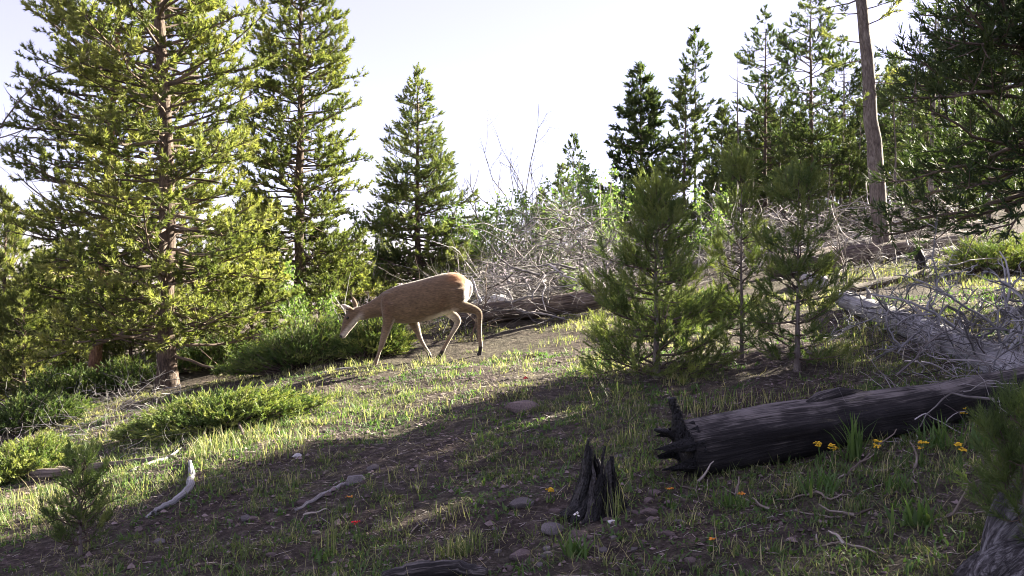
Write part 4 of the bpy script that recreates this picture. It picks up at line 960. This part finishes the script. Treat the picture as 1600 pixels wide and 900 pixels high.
nb += cover(rng, 4200, 14, .03, .11, .005, .009, m, 7.5, 15, .0, .45, .04, .6, .95, .3)
nb += cover(rng, 260, 24, .07, .16, .003, .0055, m, 3.6, 12, .12, .25, .035, .45, 1.2, .25)
# taller sunlit grass tufts where the photograph shows them
def tuft(u, v, n, h, rad, dry=.2, bt=.45):
    p = gd(u, v); xx = p[0] + rng.normal(0, rad, n); yy = p[1] + rng.normal(0, rad, n); t = np.where(rng.random(n) < dry + .15, .9, np.clip(bt + rng.normal(0, .1, n), 0, 1))
    blades(m, np.stack([xx, yy, G(xx, yy) - .004], -1), rng.random(n) * 6.28, np.clip(rng.normal(1.3, .16, n), .5, 1.55), h * rng.uniform(.3, .95, n), rng.uniform(.003, .006, n), rng.normal(.14, .12, n), t)
for u, v, n, h, rad in [(325, 712, 90, .26, .09), (345, 705, 70, .22, .10), (430, 712, 110, .20, .12), (470, 690, 60, .16, .1), (570, 655, 80, .16, .12), (700, 590, 90, .14, .12), (530, 620, 60, .16, .08),
                        (720, 866, 120, .13, .06), (1350, 545, 130, .22, .16), (1380, 520, 100, .22, .16), (1330, 570, 90, .2, .14), (1385, 432, 150, .3, .3), (1330, 432, 120, .28, .3), (1440, 440, 120, .3, .25), (1490, 392, 90, .35, .25),
                        (955, 655, 60, .1, .1), (1130, 640, 90, .18, .15), (1190, 635, 90, .18, .15), (1080, 640, 60, .18, .1), (985, 690, 70, .13, .08), (60, 820, 160, .13, .2), (110, 770, 140, .12, .2), (240, 760, 90, .11, .15), (560, 690, 80, .1, .15), (650, 650, 90, .1, .15), (760, 620, 90, .1, .15), (880, 600, 90, .1, .15), (620, 610, 70, .1, .12), (800, 575, 80, .12, .15), (860, 540, 90, .12, .2), (420, 750, 60, .1, .1), (640, 740, 60, .09, .1), (30, 790, 120, .14, .15), (180, 775, 90, .13, .12), (150, 800, 60, .13, .1), (700, 810, 60, .12, .06), (400, 690, 60, .14, .1)]:
    tuft(u, v, n, h, rad)
nb += cover(rng, 2200, 12, .04, .11, .002, .004, m, 3.3, 11, -.1, .97, .05, .9, .22, .12, 1.7)      # matted dry grass
tag(link("grass", m.mesh("grass", M['grass'], smooth=False)), "short tufted grass growing over the clearing", "grass", None, "stuff")
m = MB(); nf = cover(rng, 7800, 9, .02, .055, .007, .013, m, 3.4, 11, -.04, .02, .03, .42, .75, .3, 1.4)
tag(link("ground_plants", m.mesh("ground_plants", M['forb'], smooth=False)), "low broad-leaved herbs covering parts of the slope", "ground plants", None, "stuff")
print("blades", nb, nf)

# ------------------------------------------------------------------ single plants and flowers
def herb(name, label, u, v, n, h, lw, seed, flower=None, nfl=0, fr=.02, group=None, rad=.02, el=1.15, mat='forb', cat="wild plant", stalk=None):
    rng = np.random.default_rng(seed); p = gd(u, v); t = thing(name, label, cat, p, group); m = MB()
    az = rng.random(n) * 6.28; st = np.stack([rng.normal(0, rad, n), rng.normal(0, rad, n), np.full(n, -.004)], -1)
    blades(m, st, az, np.clip(rng.normal(el, .25, n), .3, 1.5), h * rng.uniform(.6, 1.15, n), rng.uniform(.7, 1.2, n) * lw, rng.normal(.2, .15, n), np.clip(rng.normal(.5, .15, n), 0, 1)); link("leaves", m.mesh("leaves", M[mat], smooth=False), t)
    if flower:
        sh = stalk or h * 1.15
        for i in range(nfl):
            a = rng.random() * 6.28; r_ = rng.uniform(0, .5) * sh * .5; e = np.array([math.cos(a) * r_, math.sin(a) * r_, sh * rng.uniform(.8, 1.1)]); m = MB(); tube(m, np.array([[0, 0, 0], e * [.4, .4, .55], e]), [.0022, .0018, .0014], 4, .5, cap=False)
            s_ = link("stalk", m.mesh("stalk", M[mat]), t); m = MB()
            for q in range(9):
                c = e + rng.normal(0, fr * .55, 3) * [1, 1, .35]; th = np.linspace(0, 6.283, 6, endpoint=False); rr = fr * rng.uniform(.25, .5); V = np.vstack([c + np.stack([np.cos(th) * rr, np.sin(th) * rr, 0 * th + rng.normal(0, rr * .2, 6)], -1), c + [0, 0, rr * .5], c - [0, 0, rr * .6]])
                m.add(V, [[i_, (i_ + 1) % 6, 6] for i_ in range(6)] + [[(i_ + 1) % 6, i_, 7] for i_ in range(6)])
            link("flower", m.mesh("flower", M[flower]), s_)
    return t
herb("leafy_plant", "bright green leafy clump at the bottom, below the burnt stump", 902, 868, 46, .12, .012, 1, 'white', 1, .014, rad=.035, stalk=.2)
herb("leafy_plant", "broad-leaved green plant low in the right foreground", 1428, 818, 40, .13, .016, 2, rad=.04)
herb("leafy_plant", "tall upright green plant in front of the charred log", 1336, 718, 34, .26, .013, 3, rad=.02, el=1.35)
for i, (u, v, n, h, lab) in enumerate([(1290, 770, 40, .15, "green clump in front of the log's middle"), (1140, 790, 34, .11, "green clump below the log's broken end"), (1395, 770, 30, .12, "green clump under the yellow flowers"), (1230, 720, 18, .16, "slim pale plant right in front of the charred log"),
                                  (1470, 700, 44, .19, "thick green clump near the log, right of the tall upright plant"), (1400, 680, 30, .20, "green plant against the dark side of the log"), (1540, 700, 40, .17, "green clump left of the corner sapling"), (505, 870, 26, .06, "small green rosette at the bottom left of centre")]):
    herb("leafy_plant", lab, u, v, n, h, .011, 20 + i, rad=.04, group="leafy plants in the shaded foreground")
for i, (u, v, h, c, lab) in enumerate([(1282, 728, .13, 'yellow', "yellow wildflowers in front of the charred log's middle"), (1300, 735, .12, 'yellow', "yellow wildflower cluster just right of the log's middle"), (1366, 722, .10, 'yellow', "yellow wildflower beside the curled bleached twig"), (1440, 728, .11, 'yellow', "yellow wildflower between curled twig and green clump"),
                                  (1500, 735, .12, 'yellow', "broad yellow flower cluster left of the corner sapling"), (1505, 668, .10, 'yellow', "yellow wildflower close to the charred log's far part"), (1542, 635, .10, 'yellow', "yellow wildflower under the fallen trunk's boughs"), (1048, 795, .09, 'orange', "orange wildflower below the log's broken end"),
                                  (1156, 795, .08, 'orange', "orange flower stalk right below the charred log"), (1110, 862, .06, 'orange', "tiny orange flower at the bottom right of the stump"), (548, 800, .08, 'orange', "small orange flower left of centre in the shade"), (860, 785, .06, 'yellow', "small yellow-green flower right of the grey stone")]):
    herb("wildflower", lab, u, v, 12, h * .7, .008, 40 + i, c, 4 if c == 'yellow' else 2, .016 if c == 'yellow' else .012, "wildflowers in the foreground", .012, cat="wildflower", stalk=h)
herb("wildflower", "red wildflower in the shade near the bottom left of centre", 561, 840, 10, .06, .008, 60, 'red', 1, .018, "wildflowers in the foreground", .012, cat="wildflower", stalk=.075)
herb("wildflower", "red wildflower on the sunlit slope right of the deer", 822, 612, 8, .08, .008, 61, 'red', 1, .025, "wildflowers in the foreground", .02, cat="wildflower", stalk=.11)
herb("grass_stalks", "tall thin dry grass stalks in the foreground left of centre", 518, 868, 14, .36, .0032, 62, None, rad=.02, el=1.48, mat='grass', cat="grass")

# ------------------------------------------------------------------ deer
DY = 11.15
def dp(u, v, off=0.0):
    return at(u, v, DY) + np.array([0, off, 0])
mbd = MB()
def loft(st, k=20):
    """st: centre, half height, half width, in order; swept with a level cross axis"""
    Pc = np.array([s[0] for s in st]); T = nrm(np.gradient(Pc, axis=0)); V = []
    th = np.linspace(0, 2 * np.pi, k, endpoint=False)
    for (c, hh, hw), t in zip(st, T):
        wv_ = np.array([0, 1.0, 0]); n_ = nrm(np.cross(t, wv_))
        V.append(c + np.cos(th)[:, None] * n_ * hh + np.sin(th)[:, None] * wv_ * hw)
    n = len(st); V = np.concatenate(V + [Pc[:1] - T[:1] * min(st[0][1:]) * .4, Pc[-1:] + T[-1:] * min(st[-1][1:]) * .4])
    i = np.arange(n - 1)[:, None] * k; j = np.arange(k)[None]; a = n * k; jj = np.arange(k)
    q = np.stack([i + j, i + (j + 1) % k, i + k + (j + 1) % k, i + k + j], -1).reshape(-1, 4)
    tr = np.concatenate([np.stack([np.full(k, a), (jj + 1) % k, jj], -1), np.stack([np.full(k, a + 1), (n - 1) * k + jj, (n - 1) * k + (jj + 1) % k], -1)])
    mbd.add(V, tr, q)
pm = DY / FPX
def spline(st, n):
    a = np.array([[*s[0], s[1], s[2]] for s in st], float); m_ = len(a); w = np.linspace(0, m_ - 1, n); out_ = []
    for q in w:
        i = min(int(q), m_ - 2); f = q - i; p0, p1, p2, p3 = a[max(i - 1, 0)], a[i], a[i + 1], a[min(i + 2, m_ - 1)]
        r = .5 * (2 * p1 + (p2 - p0) * f + (2 * p0 - 5 * p1 + 4 * p2 - p3) * f * f + (3 * p1 - p0 - 3 * p2 + p3) * f ** 3); out_.append((r[:3], max(r[3], .004), max(r[4], .004)))
    return out_
tors = [(596, 470, 493, .06), (603, 456, 500, .115), (614, 449.5, 504.5, .15), (630, 444.5, 506, .175), (648, 440, 504.5, .195), (666, 435.5, 500.5, .205), (682, 431, 495, .205), (697, 427, 489, .195), (710, 425, 484, .175), (721, 427.5, 479, .15), (729, 434, 471, .105), (733, 444, 461, .05)]
loft(spline([(dp(u, (a + b_) / 2), (b_ - a) / 2 * pm, w_) for u, a, b_, w_ in tors], 40), 28)
loft(spline([(dp(620, 474), .165, .13), (dp(604, 476.5), .140, .10), (dp(592, 480), .115, .082), (dp(578, 485), .094, .068), (dp(566, 489), .084, .06), (dp(556, 490), .075, .055)], 24), 22)
loft(spline([(dp(559, 487), .055, .055), (dp(553.5, 491), .082, .068), (dp(548, 499.5), .085, .066), (dp(543, 509), .068, .052), (dp(538.5, 518), .050, .040), (dp(535.3, 524.5), .040, .036), (dp(534, 527.5), .028, .028)], 24), 20)
def leg(st, off, k=14):
    u_, v_ = st[-1][:2]; x_ = (u_ - 800) / FPX * DY; vt_ = VH - (g1(x_, DY + off) - .004 - CAMZ) / DY * FPX; k0 = len(st) - 6; v0_ = st[k0][1]
    st = [(a_, (v0_ + (b2 - v0_) * (vt_ - v0_) / (v_ - v0_)) if i_ > k0 else b2, c_, d_) for i_, (a_, b2, c_, d_) in enumerate(st)]
    loft(spline([(dp(u, v, off), a * (b_ if b_ else 1) * (1.2 if a < .04 else 1), a * (1.2 if a < .04 else 1)) for (u, v, a, b_) in st], 30), k)
leg([(614, 474, .075, 1.4), (610, 490, .060, 1.45), (608, 504, .046, 1.4), (604, 518, .033, 1.3), (600, 532, .026, 1.2), (598.5, 537, .026, 1.15), (595.5, 547, .018, 1.15), (591.5, 561, .018, 1.1), (589.5, 567, .021, 1.1), (588, 571, .019, 1.2), (587, 574.5, .021, 1.3)], -.10)
leg([(636, 488, .065, 1.3), (643, 500, .05, 1.35), (647.5, 510, .036, 1.3), (652, 521, .027, 1.2), (654, 526, .025, 1.1), (659, 536, .018, 1.1), (666, 547, .018, 1.1), (669, 552, .021, 1.1), (670.5, 556, .018, 1.2), (671, 560, .021, 1.3)], .10)
leg([(712, 452, .10, 1.45), (714, 466, .092, 1.45), (717, 475, .072, 1.4), (727, 479.5, .052, 1.3), (738, 482.5, .037, 1.25), (746, 485.5, .031, 1.2), (749.5, 491, .027, 1.15), (750, 504, .019, 1.2), (750.5, 520, .018, 1.15), (751.5, 532, .022, 1.1), (751, 538, .019, 1.1), (749, 545, .022, 1.35)], -.10)
leg([(706, 458, .09, 1.4), (700, 472, .080, 1.4), (697, 481, .062, 1.35), (702, 489, .046, 1.3), (710, 496, .036, 1.25), (714.5, 501.5, .032, 1.2), (713, 508, .026, 1.15), (705, 520, .019, 1.2), (695, 535, .018, 1.15), (690, 543, .022, 1.1), (687, 547, .019, 1.1), (682.5, 552.5, .022, 1.35)], .09)
loft(spline([(dp(709, 441, -.09), .125, .075), (dp(709, 456, -.095), .155, .085), (dp(711, 468, -.095), .135, .08), (dp(716, 477, -.095), .09, .065), (dp(724, 481, -.10), .06, .05)], 18), 18)
loft(spline([(dp(705, 446, .07), .13, .08), (dp(703, 462, .085), .135, .08), (dp(700, 474, .09), .10, .07), (dp(699, 483, .09), .07, .055)], 18), 18)
loft(spline([(dp(612, 458, -.06), .09, .06), (dp(612, 474, -.085), .115, .07), (dp(610, 490, -.095), .085, .06), (dp(608, 502, -.10), .062, .045)], 16), 16)
# tail and ears
loft(spline([(dp(731, 440), .035, .04), (dp(735, 449), .032, .035), (dp(734, 459), .026, .028), (dp(731, 468), .014, .014)], 12), 10)
def ear(p0, p1, w_, off):
    p0 = p0 + [0, off, 0]; p1 = p1 + [0, off * 1.5, 0]
    loft([(p0, .018, .018), (p0 * .8 + p1 * .2, .026, w_ * .8), (p0 * .5 + p1 * .5, .030, w_), (p0 * .2 + p1 * .8, .02, w_ * .7), (p1, .006, .01)], 10)
ear(dp(553.5, 485.5), dp(534, 475), .040, -.045); ear(dp(557, 483), dp(549, 463), .040, .045)
tmp = bpy.data.objects.new("tmp", mbd.mesh("tmp")); C.objects.link(tmp)
md = tmp.modifiers.new("r", 'REMESH'); md.mode = 'VOXEL'; md.voxel_size = .0115; md.use_smooth_shade = True
ms = tmp.modifiers.new("s", 'SMOOTH'); ms.factor = .5; ms.iterations = 6
dg = bpy.context.evaluated_depsgraph_get(); body = bpy.data.meshes.new_from_object(tmp.evaluated_get(dg)); bpy.data.objects.remove(tmp)
nv = len(body.vertices); co = np.empty(nv * 3, np.float32); body.vertices.foreach_get("co", co); co = co.reshape(-1, 3)
no_ = np.empty(nv * 3, np.float32); body.vertices.foreach_get("normal", no_); no_ = no_.reshape(-1, 3)
U = 800 + co[:, 0] / DY * FPX; Vv = VH - (co[:, 2] - CAMZ) / DY * FPX
base_c = np.array([.132, .088, .050]); col = np.tile(base_c, (nv, 1))
def mixc(c, f): 
    global col
    f = np.clip(f, 0, 1)[:, None]; col = col * (1 - f) + np.array(c) * f
nz = vn(U * .25, Vv * .25, 4) * 4; mot = vn(U * .13, Vv * .2, 14) + .6 * vn(U * .5, Vv * .6, 15)
col = col * (1 + .35 * mot[:, None])
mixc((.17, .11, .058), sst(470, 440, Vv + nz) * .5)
mixc((.36, .15, .05), sst(692, 716, U + nz) * sst(446, 430, Vv + nz * .5))                  # rusty croup
mixc((.80, .76, .70), sst(725.5, 730, U + nz * .6 - (450 - Vv) * .12) * sst(425, 432, Vv) * sst(474, 462, Vv))  # white rump
belly = 506.5 - np.clip(U - 640, 0, 90) * .30
mixc((.55, .49, .41), sst(-6, 0, Vv - belly + nz * .5) * sst(655, 690, U) * sst(722, 700, U) * (np.abs(co[:, 1] - DY) < .16))
mixc((.19, .137, .09), sst(505, 530, Vv) * (U > 575))                                          # paler legs
back = no_[:, 0] * .9 + (co[:, 1] > DY - .06) * .3
mixc((.60, .53, .44), sst(.35, .9, back) * sst(490, 505, Vv) * (U > 580) * .6)                 # pale backs of legs
throat = sst(-2, 3, (Vv - 497) - (566 - U) * .95 + 0) * (U < 572) 
mixc((.50, .44, .37), .85 * sst(4, 14, (Vv - 483) - (560 - U) * 1.15) * sst(574, 560, U) * (U > 530) * sst(480, 500, Vv))
mixc((.11, .062, .035), .6 * sst(9, 1, np.abs(U - 604 - (Vv - 470) * .18)) * sst(455, 470, Vv) * sst(502, 490, Vv))          # shade of the shoulder crease, painted into the coat
mixc((.11, .062, .035), .5 * sst(7, 1, np.abs(U - 694 + (Vv - 470) * .25)) * sst(455, 468, Vv) * sst(490, 478, Vv))          # flank crease, its shading put into the fur colour
mixc((.10, .07, .05), sst(8, 1, np.hypot(U - 543, Vv - 492)) * .55)                            # dark brow
mixc((.03, .025, .022), sst(4.5, 2.0, np.hypot(U - 532.5, Vv - 526)))                         # nose
mixc((.50, .43, .36), ((U < 548) & (Vv < 482)).astype(float) * .6)
mixc((.025, .02, .018), np.where(U < 580, 0, np.where(U < 630, sst(569, 572, Vv), np.where(U < 676, sst(554, 557, Vv), np.where(U < 700, sst(547.5, 550, Vv + (690 - U) * .2), sst(539, 542, Vv))))))
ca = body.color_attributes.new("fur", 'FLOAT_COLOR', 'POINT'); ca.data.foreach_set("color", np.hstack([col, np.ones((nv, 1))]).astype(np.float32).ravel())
m_, n_, out_ = newmat('deer_fur'); a_ = nd(n_, "ShaderNodeAttribute", attribute_name="fur"); tc = nd(n_, "ShaderNodeTexCoord"); no2 = nd(n_, "ShaderNodeTexNoise"); no2.inputs["Scale"].default_value = 55; no2.inputs["Detail"].default_value = 5
mp = nd(n_, "ShaderNodeMapping"); mp.inputs["Scale"].default_value = (.45, 1, 1.6); n_.links.new(tc.outputs["Object"], mp.inputs[0]); n_.links.new(mp.outputs[0], no2.inputs["Vector"])
rr = ramp(n_, no2.outputs[0], [(.3, (.62, .62, .62)), (.7, (1.3, 1.28, 1.25))]); mx = nd(n_, "ShaderNodeMix", data_type='RGBA', blend_type='MULTIPLY'); mx.inputs[0].default_value = 1
n_.links.new(a_.outputs["Color"], mx.inputs[6]); n_.links.new(rr.outputs[0], mx.inputs[7]); p_ = nd(n_, "ShaderNodeBsdfPrincipled"); p_.inputs["Roughness"].default_value = .8; p_.inputs["Specular IOR Level"].default_value = .15
p_.inputs["Sheen Weight"].default_value = .25; p_.inputs["Sheen Roughness"].default_value = .5
bp = nd(n_, "ShaderNodeBump"); bp.inputs["Strength"].default_value = .6; bp.inputs["Distance"].default_value = .008; n_.links.new(no2.outputs[0], bp.inputs["Height"]); n_.links.new(bp.outputs[0], p_.inputs["Normal"])
n_.links.new(mx.outputs[2], p_.inputs["Base Color"]); n_.links.new(p_.outputs[0], out_.inputs[0])
body.materials.append(m_); body.name = "body"
for p in body.polygons: p.use_smooth = True
DB = np.array([-.95, DY, g1(-.95, DY)])
body.transform(Matrix.Translation(tuple(-DB)))
deer = thing("deer", "brown doe walking left with head lowered, white rump lit by the sun", "deer", DB)
link("body", body, deer)
for sg in (-1, 1):
    m = MB(); c = dp(544.5, 496.5, sg * .064); th = np.linspace(0, np.pi, 7); ph = np.linspace(0, 2 * np.pi, 10, endpoint=False)
    V = np.stack([np.sin(th)[:, None] * np.cos(ph)[None], np.sin(th)[:, None] * np.sin(ph)[None], np.cos(th)[:, None] + 0 * ph[None]], -1).reshape(-1, 3) * .017 + c
    i = np.arange(6)[:, None] * 10; j = np.arange(10)[None]; m.add(V, None, np.stack([i + j, i + 10 + j, i + 10 + (j + 1) % 10, i + (j + 1) % 10], -1).reshape(-1, 4)); link("eye", m.mesh("eye", M['eye'], DB), deer)
